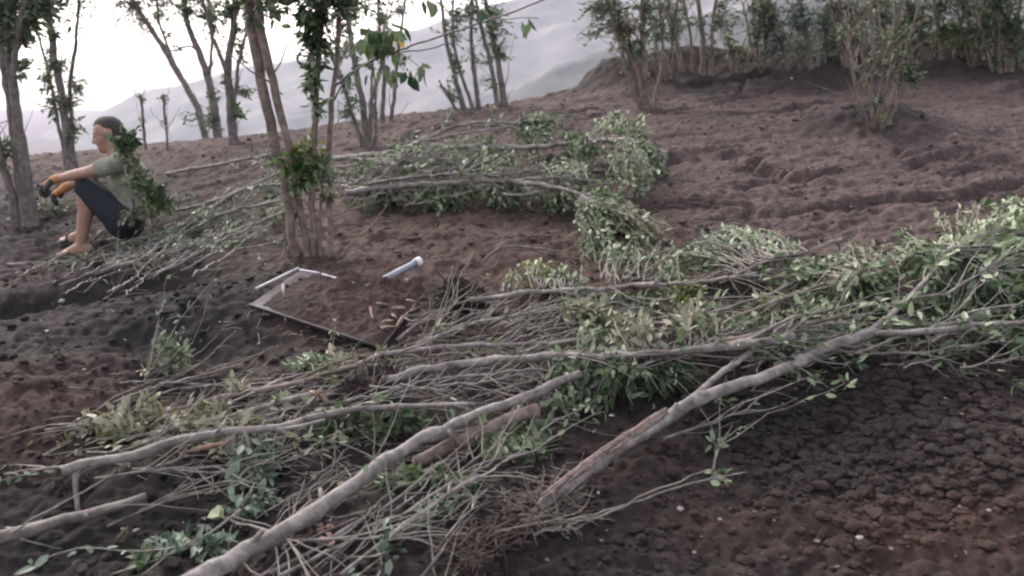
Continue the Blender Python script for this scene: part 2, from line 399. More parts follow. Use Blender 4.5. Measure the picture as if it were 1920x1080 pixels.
def soil_mix(x, y):
    # freshly turned, still damp earth on the near bank and at left; trench shade painted in; red subsoil in spots
    edge = 3.9 + 0.35*fbm(x*1.3, y*1.3, 3, 61) + 0.25*np.clip(x, -2, 2)*0.3
    wet = 1 - sm(edge-0.45, edge+0.5, y)
    wet = np.clip(wet + (1-sm(-1.35, -0.75, x+0.12*(y-4)+.3*fbm(x*2,y*2,2,63)))*(1-sm(4.9, 6.0, y))*0.95 + (1-sm(-4, -1.5, x))*(1-sm(8, 10, y))*.45, 0, 1)  # left side: damp earth plus painted shade of the unlit slope
    far = sm(10.9, 11.5, y + .5*fbm(x, y, 2, 88))*sm(0.3, 1, x)*0.9
    wet = np.clip(wet*(0.88+0.25*fbm(x*2, y*2, 3, 71)) + far, 0, 1)
    bx, by = atd(1645, 250, 8.5)[:2]; wet = np.maximum(wet, 0.8*np.exp(-((x-bx)/.6)**2-((y-by)/.35)**2))
    red = 0*x
    for u, v, yy, rx, ry, a in ((60, 790, 3.15, .55, .35, .6), (1800, 1030, 2.5, .55, .16, 1.0), (1350, 990, 2.55, .35, .16, .45), (560, 480, 5.0, .35, .2, .5), (1180, 860, 2.9, .3, .15, .35), (350, 690, 3.7, .5, .2, .4)):
        bx, by = atd(u, v, yy)[:2]; red = np.maximum(red, a*np.exp(-((x-bx)/rx)**2-((y-by)/ry)**2))
    wet = np.maximum(wet, .55*(1-sm(-2.6, -1.7, x+.3*fbm(x, y, 2, 67)))*(1-sm(8, 9.5, y)))
    red = np.maximum(red, .75*(1-sm(5.9, 6.8, y))*sm(3.6, 4.4, y)*(1-sm(.3, 1.6, x))*sm(-1.5, -.7, x))
    dark_shade = 0*x
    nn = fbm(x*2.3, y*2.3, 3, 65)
    for u, v, yy, rx, ry, a in ((330, 600, 4.2, .6, .6, 1.), (150, 700, 3.6, .7, .25, .6), (60, 575, 4.7, 1.0, .5, 1.), (80, 650, 3.9, .9, .45, .6), (60, 980, 2.6, .75, .3, .8), (1150, 1020, 2.45, .35, .2, .5), (600, 900, 2.8, .5, .25, .5), (1450, 760, 3.1, .6, .3, .35), (1200, 800, 3., .5, .2, .5), (60, 430, 6.7, 1.2, .8, .45), (1660, 250, 8.4, .75, .3, .9)):  # near-black spots; those at left paint in the shade of trench and slope
        bx, by = atd(u, v, yy)[:2]; dark_shade = np.maximum(dark_shade, a*np.exp(-(((x-bx)/rx)**2+((y-by)/ry)**2)**1.3))
    dark_shade = np.clip(dark_shade*(1.35+1.2*nn), 0, 1)
    return wet, red, dark_shade
def paint_soil(o, x, y):
    wet, red, dark_shade = soil_mix(x, y)
    a = o.data.color_attributes.new('soil', 'FLOAT_COLOR', 'POINT')
    c = np.stack([wet, red, dark_shade, 1+0*wet], -1).astype(np.float32); a.data.foreach_set('color', c.ravel())
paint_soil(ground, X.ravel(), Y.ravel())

# ------------------------------------------------------------------ hills and air
def hill_mat(name, a, b_, sc):
    m, t, b = new_mat(name)
    n1 = noise(t, sc, 8, 0.65); c = ramp(t, n1, [(0.35, a), (0.65, b_)])
    t.links.new(c, b.inputs['Base Color']); b.inputs['Roughness'].default_value = 1; return m
def ridge(name, prof, dist, depth, mat, rough, sd_, low=-90):
    us = np.linspace(prof[0][0], prof[-1][0], 260); pv = np.interp(us, [p[0] for p in prof], [p[1] for p in prof])
    rows = 40; V = []
    top = np.array([atd(u, v, dist) for u, v in zip(us, pv)])
    for r in range(rows):
        f = r/(rows-1)                   # 0 foot .. 1 crest
        yy = dist - depth*(1-f); sc_ = yy/dist
        x = top[:, 0]*sc_; z = low + (top[:, 2]-low)*(f**1.25)
        nzv = fbm(x/(dist*0.05), np.full_like(x, yy)/(dist*0.05), 5, sd_)*rough*(0.25+0.75*math.sin(math.pi*min(f, .93)))
        V.append(np.stack([x, np.full_like(x, yy) + nzv, z + nzv*0.6], -1))
    bk = V[-1].copy(); bk[:, 1] += depth*0.8; bk[:, 2] = low; V.append(bk)
    V = np.array(V); Rr, Cc = V.shape[:2]; i2 = (np.arange(Rr-1)[:, None]*Cc + np.arange(Cc-1)[None, :])
    m = MB(); m.add(V.reshape(-1, 3), np.stack([i2, i2+1, i2+Cc+1, i2+Cc], -1).reshape(-1, 4))
    return tag(m.build(name, mat), kind='structure')
ridge('hills', [(-1500, 330), (-500, 300), (0, 272), (60, 262), (110, 238), (180, 215), (260, 180), (400, 140), (520, 112), (640, 92), (760, 52), (860, 22), (960, -5), (1150, -60), (1500, -130), (2100, -170), (3200, -120)], 900, 560, hill_mat('far_hill', (0.025, 0.035, 0.035), (0.15, 0.14, 0.13), 0.018), 34, 81, -110)
ridge('hills', [(820, 330), (900, 215), (980, 160), (1040, 118), (1100, 100), (1180, 70), (1300, 30), (1500, -10), (1900, -60), (2600, -60)], 420, 220, hill_mat('near_hill', (0.015, 0.024, 0.02), (0.08, 0.08, 0.07), 0.06), 14, 83, -75)

hz = MB(); hz.box((0, 600, 120), (1500, 0, 0), (0, 900, 0), (0, 0, 330))
haze = hz.build('haze', None, smooth=False); haze.data.materials.clear()
hm = bpy.data.materials.new('haze_air'); hm.use_nodes = True; ht = hm.node_tree; ht.nodes.clear()
ho = ht.nodes.new('ShaderNodeOutputMaterial'); hv = ht.nodes.new('ShaderNodeVolumePrincipled')
hv.inputs['Color'].default_value = (0.76, 0.80, 0.98, 1); hv.inputs['Density'].default_value = 0.00036; hv.inputs['Anisotropy'].default_value = 0.2
ht.links.new(hv.outputs[0], ho.inputs['Volume']); haze.data.materials.append(hm); tag(haze, kind='stuff')

#@@PART2
# ------------------------------------------------------------------ standing trees
def standing(name, label, cat, stems, clumps, leaf='grey', bark=None, size=0.07, group=None, loose=8, dy=0.15, stemleaf=0):
    """stems: [(points (u,v), width px at foot, width px at top)]; first point of the first stem stands on the ground"""
    b0 = at(*stems[0][0][0]); y0 = b0[1]
    root = thing(name, label, cat, b0, group)
    trunk = MB(); nodes = []
    allst = []
    for k, st in enumerate(stems):
        pts, w0, w1 = st[:3]
        off = st[3] if len(st) > 3 else (0 if k == 0 else rng.uniform(-dy, dy))
        P = []
        for i, (u, v) in enumerate(pts):
            P.append(atd(u, v, y0 + off*i/max(1, len(pts)-1)))
        P = np.array(P)
        if pts[0][1] > stems[0][0][0][1] - 25: P[0, 2] = gz(P[0, 0], P[0, 1]) - 0.04
        Q = wob(P, 0.07, 0.012)
        r0 = px2m(w0, y0)/2; r1 = px2m(w1, y0)/2
        rr = np.linspace(r0, r1, len(Q)); rr[:3] *= (1.35, 1.18, 1.05)
        m = trunk if k == 0 else MB()
        m.tube(Q, rr, 9, 0.10)
        m.build('trunk' if k == 0 else 'stem', bark or M_BARKD, root); nodes.append(Q)
    nodes = np.vstack(nodes)
    Wt = MB(); Ls = {}
    for c in clumps:
        u, v, rp, nt_ = c[:4]; lm = c[4] if len(c) > 4 else leaf; yo = c[5] if len(c) > 5 else 0
        C = atd(u, v, y0+yo); r = px2m(rp, y0); L_ = Ls.setdefault(lm, Leaves())
        clump(Wt, L_, nodes, C, (r, r*0.9, r*(c[6] if len(c) > 6 else 1.0)), nt_, 9, size, onground=False, tw=0.0035)
    for _ in range(loose):                       # bare side twigs
        i = rng.integers(len(nodes)//5, len(nodes)); p = nodes[i]; d_ = rng.normal(size=3)*0.5; d_[2] = abs(d_[2])+0.5
        Q = np.array([p + d_*t*0.35 + rng.normal(size=3)*0.012 for t in np.linspace(0, 1, 5)]); Wt.tube(Q, [0.005, 0.0018], 4, cap=False)
    split_build(Wt, 'twigs', 'twig', M_BARKD if bark is None else bark, root)
    for lm, L_ in Ls.items(): L_.build('crown', LF[lm], root)
    return root
G1 = 'standing trees of the orchard'
standing('orchard_tree', 'many stemmed tree with green crown at the left edge, its foot beside the seated person', 'tree',
 [([(58, 425), (48, 330), (33, 200), (18, 80), (8, -90)], 20, 13), ([(50, 422), (28, 240), (8, 110), (-12, -80)], 20, 12), ([(68, 425), (40, 260), (22, 140), (40, 30), (70, -60)], 14, 9), ([(35, 424), (0, 300), (-25, 150), (-60, 0)], 16, 9)],
 [(15, 25, 45, 50), (60, 30, 40, 40), (95, 15, 30, 24), (40, 60, 34, 22, 'dark'), (120, -5, 34, 22), (-20, 60, 50, 30), (35, 75, 30, 10), (70, -40, 80, 50), (-40, -60, 90, 40), (5, 285, 30, 16, 'grey'), (35, 130, 30, 8)], 'grey', M_BARKD, 0.075, G1, 14)
standing('orchard_tree', 'slim tree with sparse greyish leaves standing behind the seated person', 'tree',
 [([(137, 318), (125, 250), (112, 170), (98, 95), (88, 0), (80, -80)], 18, 8), ([(132, 318), (138, 250), (128, 170), (140, 80), (150, -40)], 9, 5), ([(128, 316), (110, 240), (95, 150), (70, 60)], 8, 4)],
 [(118, 195, 38, 44), (102, 120, 36, 36), (135, 245, 26, 22), (100, 60, 34, 22), (150, 160, 20, 10), (80, 150, 22, 10), (160, 6, 40, 14), (150, -50, 60, 20), (90, 205, 20, 8)], 'grey', M_BARKD, 0.06, G1, 10)
standing('orchard_tree', 'thin bare trunk leaning far to the left on the crest, near two upright trunks', 'tree',
 [([(396, 252), (372, 205), (335, 140), (290, 65), (250, 5), (205, -70)], 14, 8), ([(335, 140), (300, 45), (290, -40)], 6, 4)],
 [(300, 25, 38, 30), (245, 18, 42, 34), (215, -10, 50, 34), (260, 40, 26, 12), (225, 50, 20, 9), (325, 62, 16, 7), (270, 55, 16, 7), (280, -60, 80, 40), (180, -40, 60, 30), (310, 8, 40, 24, 'dark'), (265, 5, 40, 24, 'dark')], 'grey', M_BARKD, 0.07, G1, 8)
standing('orchard_tree', 'slender tree with feathery foot of leaves, between the leaning trunk and a dark trunk', 'tree',
 [([(410, 262), (402, 195), (380, 115), (352, 45), (335, -50)], 16, 8), ([(408, 262), (398, 200), (396, 130), (400, 60), (385, -40)], 8, 4), ([(380, 115), (360, 80), (330, 95)], 5, 3)],
 [(402, 228, 26, 26, 'grey'), (395, 180, 20, 10), (340, 15, 40, 30), (385, 40, 30, 18), (370, 5, 40, 24), (330, 92, 10, 5), (345, 225, 14, 7), (330, -50, 80, 40), (400, -30, 60, 30), (352, 22, 34, 20, 'dark'), (412, 25, 30, 16), (395, 70, 18, 8)], 'grey', M_BARKD, 0.06, G1, 12)
standing('orchard_tree', 'dark upright trunk with a tuft of bright leaves low down, standing on the crest', 'tree',
 [([(439, 272), (433, 200), (425, 125), (438, 50), (445, -60)], 18, 9), ([(428, 140), (400, 70), (375, -20)], 8, 5), ([(440, 272), (440, 190), (450, 110), (470, 30)], 8, 5)],
 [(448, 210, 20, 12, 'bright'), (470, 175, 16, 10), (405, 30, 34, 22), (450, 60, 30, 16), (440, 10, 44, 30), (440, -40, 80, 50), (425, 20, 30, 18, 'dark'), (452, 100, 18, 8), (425, 150, 14, 6)], 'grey', M_BARKD, 0.06, G1, 12)
# the near tree in the middle
mt = standing('orchard_tree', 'tall near tree with crossing trunks and bright green leaf tuft behind the metal sheet', 'tree',
 [([(556, 482), (540, 380), (520, 275), (494, 150), (472, 50), (455, -120)], 17, 21), ([(578, 484), (556, 340), (533, 235), (506, 130), (484, 30), (480, -120)], 13, 17, -0.05), ([(590, 486), (584, 380), (588, 250), (594, 120), (603, -20), (610, -130)], 13, 9, 0.05), ([(622, 502), (620, 400), (617, 250), (626, 140), (640, 20), (650, -100)], 12, 8, 0.1), ([(540, 478), (556, 400), (574, 320), (584, 240)], 8, 5, 0.04), ([(603, 488), (600, 400), (606, 300)], 7, 4, 0.02)],
 [(588, 90, 38, 30, 'dark', 0, 1.3), (583, 155, 26, 13, 'grey', 0, 1.4), (592, 30, 50, 30, 'dark'), (650, 15, 40, 24, 'grey'), (590, 205, 18, 8, 'grey'), (570, 40, 30, 16, 'bright'), (558, 315, 36, 34, 'bright'), (572, 285, 34, 18, 'yellow'), (560, 340, 26, 12, 'grey'), (600, 320, 22, 18, 'grey'),
  (468, 15, 34, 14, 'grey'), (520, 20, 30, 10, 'grey'), (500, -60, 120, 80, 'dark'), (640, -60, 110, 70, 'dark'), (570, -30, 80, 50, 'dark'), (618, 380, 14, 4, 'olive')], 'dark', M_BARKB, 0.062, G1, 16)
# forward-hanging bough of the near tree
hb = MB(); y0 = atd(560, 482, 5)[1]
def boughline(pts): return wob(np.array([atd(u, v, y) for u, v, y in pts]), 0.05, 0.006)
b1 = boughline([(626, 160, 4.95), (680, 118, 4.4), (740, 95, 4.0), (810, 72, 3.8), (890, 48, 3.7), (960, 22, 3.6), (1060, -15, 3.5)])
b2 = boughline([(625, 190, 4.95), (655, 138, 4.5), (720, 100, 4.1), (800, 92, 3.9), (850, 80, 3.8)])
b3 = boughline([(890, 48, 3.7), (950, 32, 3.65), (1000, 36, 3.6), (1010, 34, 3.6)])
b4 = boughline([(740, 95, 4.0), (775, 112, 3.9), (792, 130, 3.88)])
b5 = boughline([(690, 10, 4.3), (705, 45, 4.1), (720, 60, 4.05)]); b6 = boughline([(645, 20, 5.0), (690, 10, 4.3), (740, 5, 4.2), (790, -30, 4.0)])
for b_, r in ((b1, .006), (b2, .005), (b3, .0028), (b4, .0025), (b5, .003), (b6, .004)): hb.tube(b_, [r, r*0.55], 6)
bough = hb.build('bough', M_BARKD, mt)
bl = Leaves(); down = np.array([0.1, 0, -1.0])
for u, v, y, m_ in ((700, 60, 4.1, 22), (712, 78, 4.05, 12), (735, 55, 4.05, 8), (733, 135, 4.05, 5), (786, 128, 3.88, 6), (770, 132, 3.9, 3), (990, 40, 3.62, 4), (680, 80, 4.2, 8), (905, 20, 3.75, 4), (812, 5, 3.9, 5), (670, 140, 4.4, 4)):
    for _ in range(m_):
        p = atd(u+rng.normal()*9*(1 if m_ < 10 else 1.8), v+rng.normal()*6*(1 if m_ < 10 else 1.6), y+rng.normal()*.04); bl.put(p, down+rng.normal(size=3)*0.5, rng.uniform(.06, .085))
bl.build('bough_leaves', LF['bright' if False else 'dark'], mt, 0.5)
bl = Leaves()
for _ in range(12): bl.put(atd(706+rng.normal()*16, 88+rng.normal()*10, 4.05), down+rng.normal(size=3)*0.5, .07)
for _ in range(5): bl.put(atd(733+rng.normal()*8, 138+rng.normal()*4, 4.0), down+rng.normal(size=3)*0.6, .06)
bl.build('bough_leaves', LF['bright'], mt, 0.5)
bl = Leaves(); bl.put(atd(738, 64, 4.0), down+np.array([.1, -.2, 0]), .085); bl.put(atd(744, 66, 4.0), down+np.array([.35, .1, 0.2]), .07)
yl = bl.build('yellow_leaf', LF['gold'], mt, 0.55)

standing('orchard_tree', 'short forked tree with feathery leaves, just right of the near crossing trunks', 'tree',
 [([(690, 276), (686, 195), (668, 110), (655, 30), (640, -50)], 14, 7), ([(690, 276), (694, 190), (716, 110), (722, 30)], 10, 5), ([(684, 274), (658, 210), (640, 150), (610, 70)], 9, 5), ([(700, 270), (706, 200), (700, 130)], 6, 3)],
 [(650, 150, 26, 12), (640, 95, 26, 12), (690, 120, 26, 8), (665, 200, 22, 8), (670, 20, 34, 20), (700, -30, 80, 50), (720, 30, 30, 14), (640, 60, 24, 14), (640, 215, 18, 8)], 'grey', M_BARKD, 0.055, G1, 16)
standing('orchard_tree', 'pair of thin grey trunks on the crest behind the short forked tree', 'tree',
 [([(718, 230), (722, 150), (714, 70), (705, -40)], 9, 5), ([(732, 229), (740, 160), (748, 80), (760, -30)], 8, 4), ([(706, 231), (695, 160), (700, 90)], 6, 4)],
 [(730, 150, 18, 6), (715, 40, 30, 8), (730, -40, 70, 35), (750, 20, 30, 14), (745, 110, 16, 8)], 'grey', M_BARKD, 0.055, G1, 8)
standing('orchard_tree', 'cluster of thin grey stems with sparse leaves on the crest against the pale hill', 'tree',
 [([(872, 208), (852, 150), (834, 75), (822, -40)], 10, 5), ([(900, 206), (888, 130), (880, 50), (888, -50)], 9, 5), ([(946, 203), (936, 130), (920, 55), (903, -50)], 13, 7), ([(934, 204), (922, 130), (900, 40), (885, -40)], 10, 5), ([(890, 206), (862, 140), (846, 70), (850, -30)], 7, 4), ([(860, 206), (838, 176), (822, 150)], 5, 3)],
 [(845, 60, 34, 26), (852, 120, 30, 20), (925, 60, 36, 34), (938, 100, 24, 22), (845, 175, 24, 16), (900, 110, 24, 10), (915, 160, 20, 8), (880, 20, 40, 28), (930, 20, 30, 20), (860, 30, 30, 16), (870, -50, 100, 50)], 'grey', M_BARKD, 0.055, G1, 24)
standing('orchard_tree', 'leafy green tree with a dense crown standing at the end of the crest mound', 'tree',
 [([(1212, 205), (1196, 140), (1165, 65), (1135, -30)], 14, 8), ([(1214, 205), (1208, 110), (1204, 20), (1210, -60)], 12, 7), ([(1205, 204), (1170, 120), (1150, 40), (1120, -40)], 10, 5), ([(1222, 205), (1240, 110), (1245, 20)], 8, 4), ([(1200, 203), (1185, 150), (1180, 60)], 8, 5)],
 [(1170, 55, 52, 100, 'olive'), (1115, 25, 40, 40), (1195, 95, 36, 36), (1225, 60, 30, 30), (1180, 120, 30, 14), (1095, 70, 20, 10), (1210, 15, 44, 44, 'dark'), (1155, 15, 50, 50, 'grey'), (1150, -60, 110, 80), (1205, 150, 20, 7)], 'grey', M_BARKB, 0.055, G1, 30)
standing('orchard_tree', 'slim grey trunks with few leaves on the bank, right of the leafy green tree', 'tree',
 [([(1318, 142), (1320, 80), (1312, 10), (1300, -60)], 11, 6), ([(1280, 142), (1270, 80), (1250, 0), (1240, -60)], 9, 5), ([(1332, 142), (1334, 70), (1345, -20)], 8, 5), ([(1300, 142), (1296, 70), (1280, -10)], 6, 4)],
 [(1310, 40, 30, 16), (1270, 40, 32, 26), (1345, 50, 28, 18), (1330, 95, 16, 8), (1380, 40, 30, 20), (1295, -10, 50, 20), (1360, 10, 26, 14)], 'grey', M_BARKB, 0.055, G1, 24)
standing('shrub', 'small rounded green shrub on the bank beside slim grey trunks', 'shrub',
 [([(1372, 138), (1370, 110), (1365, 70)], 5, 3), ([(1380, 138), (1388, 110), (1395, 75)], 5, 3), ([(1385, 138), (1400, 115), (1410, 95)], 4, 2)],
 [(1378, 95, 22, 34, 'olive'), (1392, 115, 18, 16, 'grey'), (1368, 75, 18, 14)], 'grey', M_BARKB, 0.05, None, 6)
standing('orchard_tree', 'dark leafy tree with a spreading crown at the middle of the bank', 'tree',
 [([(1520, 128), (1515, 80), (1500, 20), (1490, -60)], 12, 7), ([(1500, 130), (1480, 80), (1450, 20)], 8, 4), ([(1530, 128), (1550, 60), (1560, -20)], 8, 5), ([(1478, 132), (1470, 90), (1440, 40)], 6, 4)],
 [(1440, 40, 42, 90, 'dark'), (1490, 40, 46, 100, 'teal'), (1540, 45, 44, 90, 'teal'), (1500, 92, 38, 50, 'grey'), (1455, 88, 30, 36, 'teal'), (1560, 85, 34, 44), (1430, 10, 40, 50, 'grey'), (1580, 20, 36, 34, 'dark'), (1420, 110, 14, 8), (1500, -40, 110, 80, 'dark')], 'teal', M_BARKD, 0.055, G1, 20)
standing('orchard_tree', 'tree with a bright yellow green crown on the right of the bank', 'tree',
 [([(1768, 112), (1765, 70), (1755, 10), (1750, -50)], 9, 6), ([(1790, 112), (1800, 50), (1820, -30)], 8, 5), ([(1745, 114), (1725, 60), (1700, 0)], 8, 5)],
 [(1770, 58, 36, 70, 'bright'), (1735, 75, 28, 34, 'yellow'), (1800, 66, 34, 50, 'yellow'), (1705, 45, 42, 80, 'dark'), (1780, 12, 50, 90, 'dark'), (1830, 95, 26, 26, 'olive'), (1680, 60, 26, 26, 'dark'), (1740, -40, 90, 70, 'dark'), (1690, 90, 18, 10)], 'dark', M_BARKB, 0.06, G1, 14)
standing('orchard_tree', 'dense green tree in the top right corner with pale slender stems', 'tree',
 [([(1875, 135), (1872, 80), (1868, 10), (1870, -60)], 10, 7), ([(1895, 135), (1905, 60), (1915, -20)], 9, 6), ([(1862, 136), (1845, 80), (1830, 20)], 7, 4), ([(1915, 136), (1930, 60), (1940, -20)], 9, 6), ([(1885, 136), (1886, 70), (1890, 10)], 6, 4)],
 [(1850, 50, 40, 90, 'dark'), (1900, 50, 46, 100, 'dark'), (1870, 10, 50, 90, 'dark'), (1905, 98, 34, 50, 'grey'), (1845, 95, 26, 22, 'olive'), (1940, 70, 50, 40, 'dark'), (1880, -50, 100, 70, 'dark'), (1868, 120, 18, 10)], 'dark', M_BARKB, 0.06, G1, 14)
standing('orchard_tree', 'dark leafy tree on the bank between the spreading dark tree and the bright crown', 'tree',
 [([(1640, 118), (1645, 60), (1650, 0), (1655, -50)], 9, 6), ([(1620, 120), (1605, 60), (1590, 0)], 7, 5), ([(1665, 118), (1680, 70), (1690, 0)], 7, 4)],
 [(1620, 30, 44, 80, 'grey'), (1660, 50, 38, 60, 'dark'), (1600, 75, 30, 36, 'teal'), (1650, 5, 56, 80, 'dark'), (1650, 90, 28, 26, 'grey'), (1690, 100, 18, 12, 'dark'), (1570, 60, 24, 18, 'teal')], 'grey', M_BARKD, 0.055, G1, 14)
standing('young_tree', 'young thin stemmed tree standing alone on a small earth mound in the open field', 'tree',
 [([(1643, 244), (1630, 165), (1618, 90), (1600, 0), (1590, -80)], 6, 3), ([(1645, 244), (1652, 150), (1650, 70), (1642, -40)], 5, 3), ([(1650, 244), (1672, 190), (1695, 110), (1722, 20), (1735, -60)], 4.5, 2.5), ([(1636, 244), (1612, 190), (1596, 110), (1585, 20)], 6, 3), ([(1648, 244), (1662, 170), (1678, 90), (1680, -30)], 4.5, 2.5), ([(1640, 244), (1634, 190), (1640, 100), (1630, 0)], 5, 3), ([(1652, 243), (1690, 195), (1700, 130)], 4, 2), ([(1634, 243), (1600, 160), (1584, 60)], 4, 2)],
 [(1700, 130, 26, 26, 'dark'), (1720, 152, 18, 12, 'dark'), (1655, 226, 14, 7, 'yellow'), (1680, 60, 40, 18), (1600, 60, 36, 16), (1630, 130, 34, 16), (1660, 90, 40, 16, 'olive'), (1650, 190, 22, 7), (1650, 0, 60, 22), (1680, 150, 20, 5)], 'grey', M_BARKB, 0.05, None, 80)
for u_, v_, lab, lf_ in ((1425, 137, 'thin leafy tree on the bank just left of the spreading dark tree', 'grey'), (1588, 126, 'thin leafy tree on the bank just right of the spreading dark tree', 'grey'), (1712, 120, 'thin leafy tree on the bank left of the bright crown', 'dark'), (1828, 122, 'thin leafy tree on the bank between the bright crown and the corner tree', 'olive'), (1250, 150, 'thin leafy tree on the mound between the dense crown and slim grey trunks', 'grey')):
    standing('orchard_tree', lab, 'tree', [([(u_, v_), (u_-8, 70), (u_-14, 0), (u_-20, -60)], 7, 4), ([(u_+6, v_), (u_+14, 60), (u_+22, -20)], 6, 4), ([(u_-5, v_), (u_-20, 70), (u_-34, 0)], 5, 3), ([(u_+9, v_), (u_+9, 70), (u_+4, 0)], 5, 3)],
     [(u_, 20, 40, 44, lf_), (u_-14, 70, 28, 24, lf_), (u_+14, 55, 28, 24, lf_), (u_, -40, 80, 40, lf_), (u_+4, 100, 16, 8, lf_)], lf_, M_BARKB, .055, G1, 14)
for u, lab in ((268, 'thin bare pole-like sapling beyond the crest, nearer the seated person'), (311, 'thin bare pole-like sapling beyond the crest, nearer the leaning trunk')):
    standing('sapling', lab, 'sapling', [([(u+4, 283), (u+2, 240), (u-2, 178)], 4, 2.5), ([(u+5, 283), (u-4, 215), (u-6, 175)], 3, 2)], [(u-4, 185, 7, 3), (u, 230, 6, 2)], 'grey', M_BARKB, 0.045, 'thin saplings beyond the crest', 5)

# ------------------------------------------------------------------ felled trees and branches
def rootball(root, u, v, h, rp, n=34, seed=0, tip=None, earth=0.85):
    """matted roots and earth at the foot of a pulled-out tree"""
    C = at(u, v, h); r = px2m(rp, C[1])
    th = rng.uniform(0, 2*math.pi, 60)
    M = MB(); la, lo = 18, 26
    vs = []
    for i in range(la):
        for j in range(lo):
            a = math.pi*i/(la-1); b = 2*math.pi*j/lo
            dd = np.array([math.sin(a)*math.cos(b), math.sin(a)*math.sin(b), math.cos(a)])
            k = 1 + 0.28*math.sin(3.1*dd[0]+seed)*math.cos(4.3*dd[1]+seed*2) + rng.uniform(-.16, .16)
            vs.append(C + dd*np.array([r*1.15, r*0.8, r*0.75])*k*earth)
    q = [(i*lo+j, (i+1)*lo+j, (i+1)*lo+(j+1) % lo, i*lo+(j+1) % lo) for i in range(la-1) for j in range(lo)]
    M.add(vs, q); rb = M.build('root_ball', M_ROOTSOIL, root, smooth=False)
    T = MB()
    for _ in range(n):
        d_ = rng.normal(size=3); d_ /= np.linalg.norm(d_); d_[0] = d_[0]-0.25
        p = C + d_*r*0.3; Q = [p]; ln = r*rng.uniform(0.7, 1.7)
        for k in range(6):
            d_ = d_ + rng.normal(size=3)*0.38; d_ /= np.linalg.norm(d_); p = p + d_*ln/6; p[2] = max(p[2], gz(p[0], p[1])+.004); Q.append(p.copy())
        T.tube(Q, [rng.uniform(.003, .008), .0012], 5, 0.1)
    ro = T.build('roots', M_ROOT, root)
    return C
def fallen(name, label, cat, limbs, clumps=(), leaf='grey', bark=None, ball=None, group=None, size=0.055, twigs=0, twigmat=None, cut=False, sub=0.0):
    """limbs: [(points (u, v, height over ground), width px start, width px end)]"""
    P0 = at(*limbs[0][0][0]); root = thing(name, label, cat, (P0[0], P0[1], gz(P0[0], P0[1])), group)
    nodes = []
    for k, (pts, w0, w1) in enumerate(limbs):
        P = np.array([at(*p) for p in pts]); Q = wob(P, 0.05, 0.009)
        r0 = px2m(w0, P[0][1])/2; r1 = px2m(w1, P[-1][1])/2
        tp = np.ones(len(Q)); 
        if k == 0 and 'large uprooted tree' in label: tp[:5] = (.35, .55, .75, .9, .97)
        rr = tp*np.linspace(r0, r1, len(Q))*.92*(1+rng.uniform(-.07, .07, len(Q)))*(1+.3*(rng.random(len(Q)) < .12))
        m = MB(); m.tube(Q, rr, 14 if w0 > 18 else 8, 0.12)
        for _s in range(int(len(Q)/6)):
            i_ = rng.integers(1, len(Q)-1); d_ = rng.normal(size=3); d_[2] = abs(d_[2]); d_ /= np.linalg.norm(d_); e_ = rng.uniform(.01, .035)+rr[i_]
            m.tube([Q[i_], Q[i_]+d_*e_+(Q[i_]-Q[i_-1])*.3], [rr[i_]*.45, rr[i_]*.28], 6, .15)
        m.build('trunk' if k == 0 else 'limb', bark or M_BARK, root)
        nodes.append(Q)
        if k == 0 and cut:
            t0 = Q[0]-Q[1]; t0 /= np.linalg.norm(t0); cm = MB(); cm.tube([Q[0]-t0*.002, Q[0]+t0*.004], r0*0.9, 12); cm.build('cut_face', M_RAW, root)
    nodes = np.vstack(nodes)
    Wt = MB(); Ls = {}
    for c in clumps:
        u, v, h, rp, nt_ = c[:5]; lm = c[5] if len(c) > 5 and c[5] else leaf; asp = c[6] if len(c) > 6 else 0.6; nl = c[7] if len(c) > 7 else 11
        C = at(u, v, h); r = px2m(rp, C[1]); L_ = Ls.setdefault(lm, Leaves())
        clump(Wt, L_, nodes, C, (r, r*1.1, r*asp), nt_, nl, size)
    for _ in range(twigs):
        i = rng.integers(len(nodes)//4, len(nodes)); j = min(i+1, len(nodes)-1); T = nodes[j]-nodes[j-1]; T /= np.linalg.norm(T)+1e-9
        d_ = T + rng.normal(size=3)*0.3; d_ /= np.linalg.norm(d_); p = nodes[i].copy(); ln = rng.uniform(.15, .5); Q = [p.copy()]
        for k in range(7):
            d_ = d_+rng.normal(size=3)*0.13+np.array([0, 0, -.03]); d_ /= np.linalg.norm(d_); p = p+d_*ln/7; p[2] = max(p[2], gz(p[0], p[1])+.006); Q.append(p.copy())
        Wt.tube(Q, [rng.uniform(.0016, .0042), .001], 5, cap=False)
        if rng.random() < .55 and clumps:
            L_ = Ls.setdefault(leaf, Leaves())
            for k in range(7): q = Q[rng.integers(3, 8)]; L_.put(q+rng.normal(size=3)*.012, d_+rng.normal(size=3)*.7, size*rng.uniform(.5, 1.1))
    split_build(Wt, 'twigs', 'twig', twigmat or M_TWIG, root)
    for lm, L_ in Ls.items(): L_.build('foliage', LF[lm], root)
    if ball: rootball(root, *ball)
    return root
GF = 'uprooted trees laid on the bank'
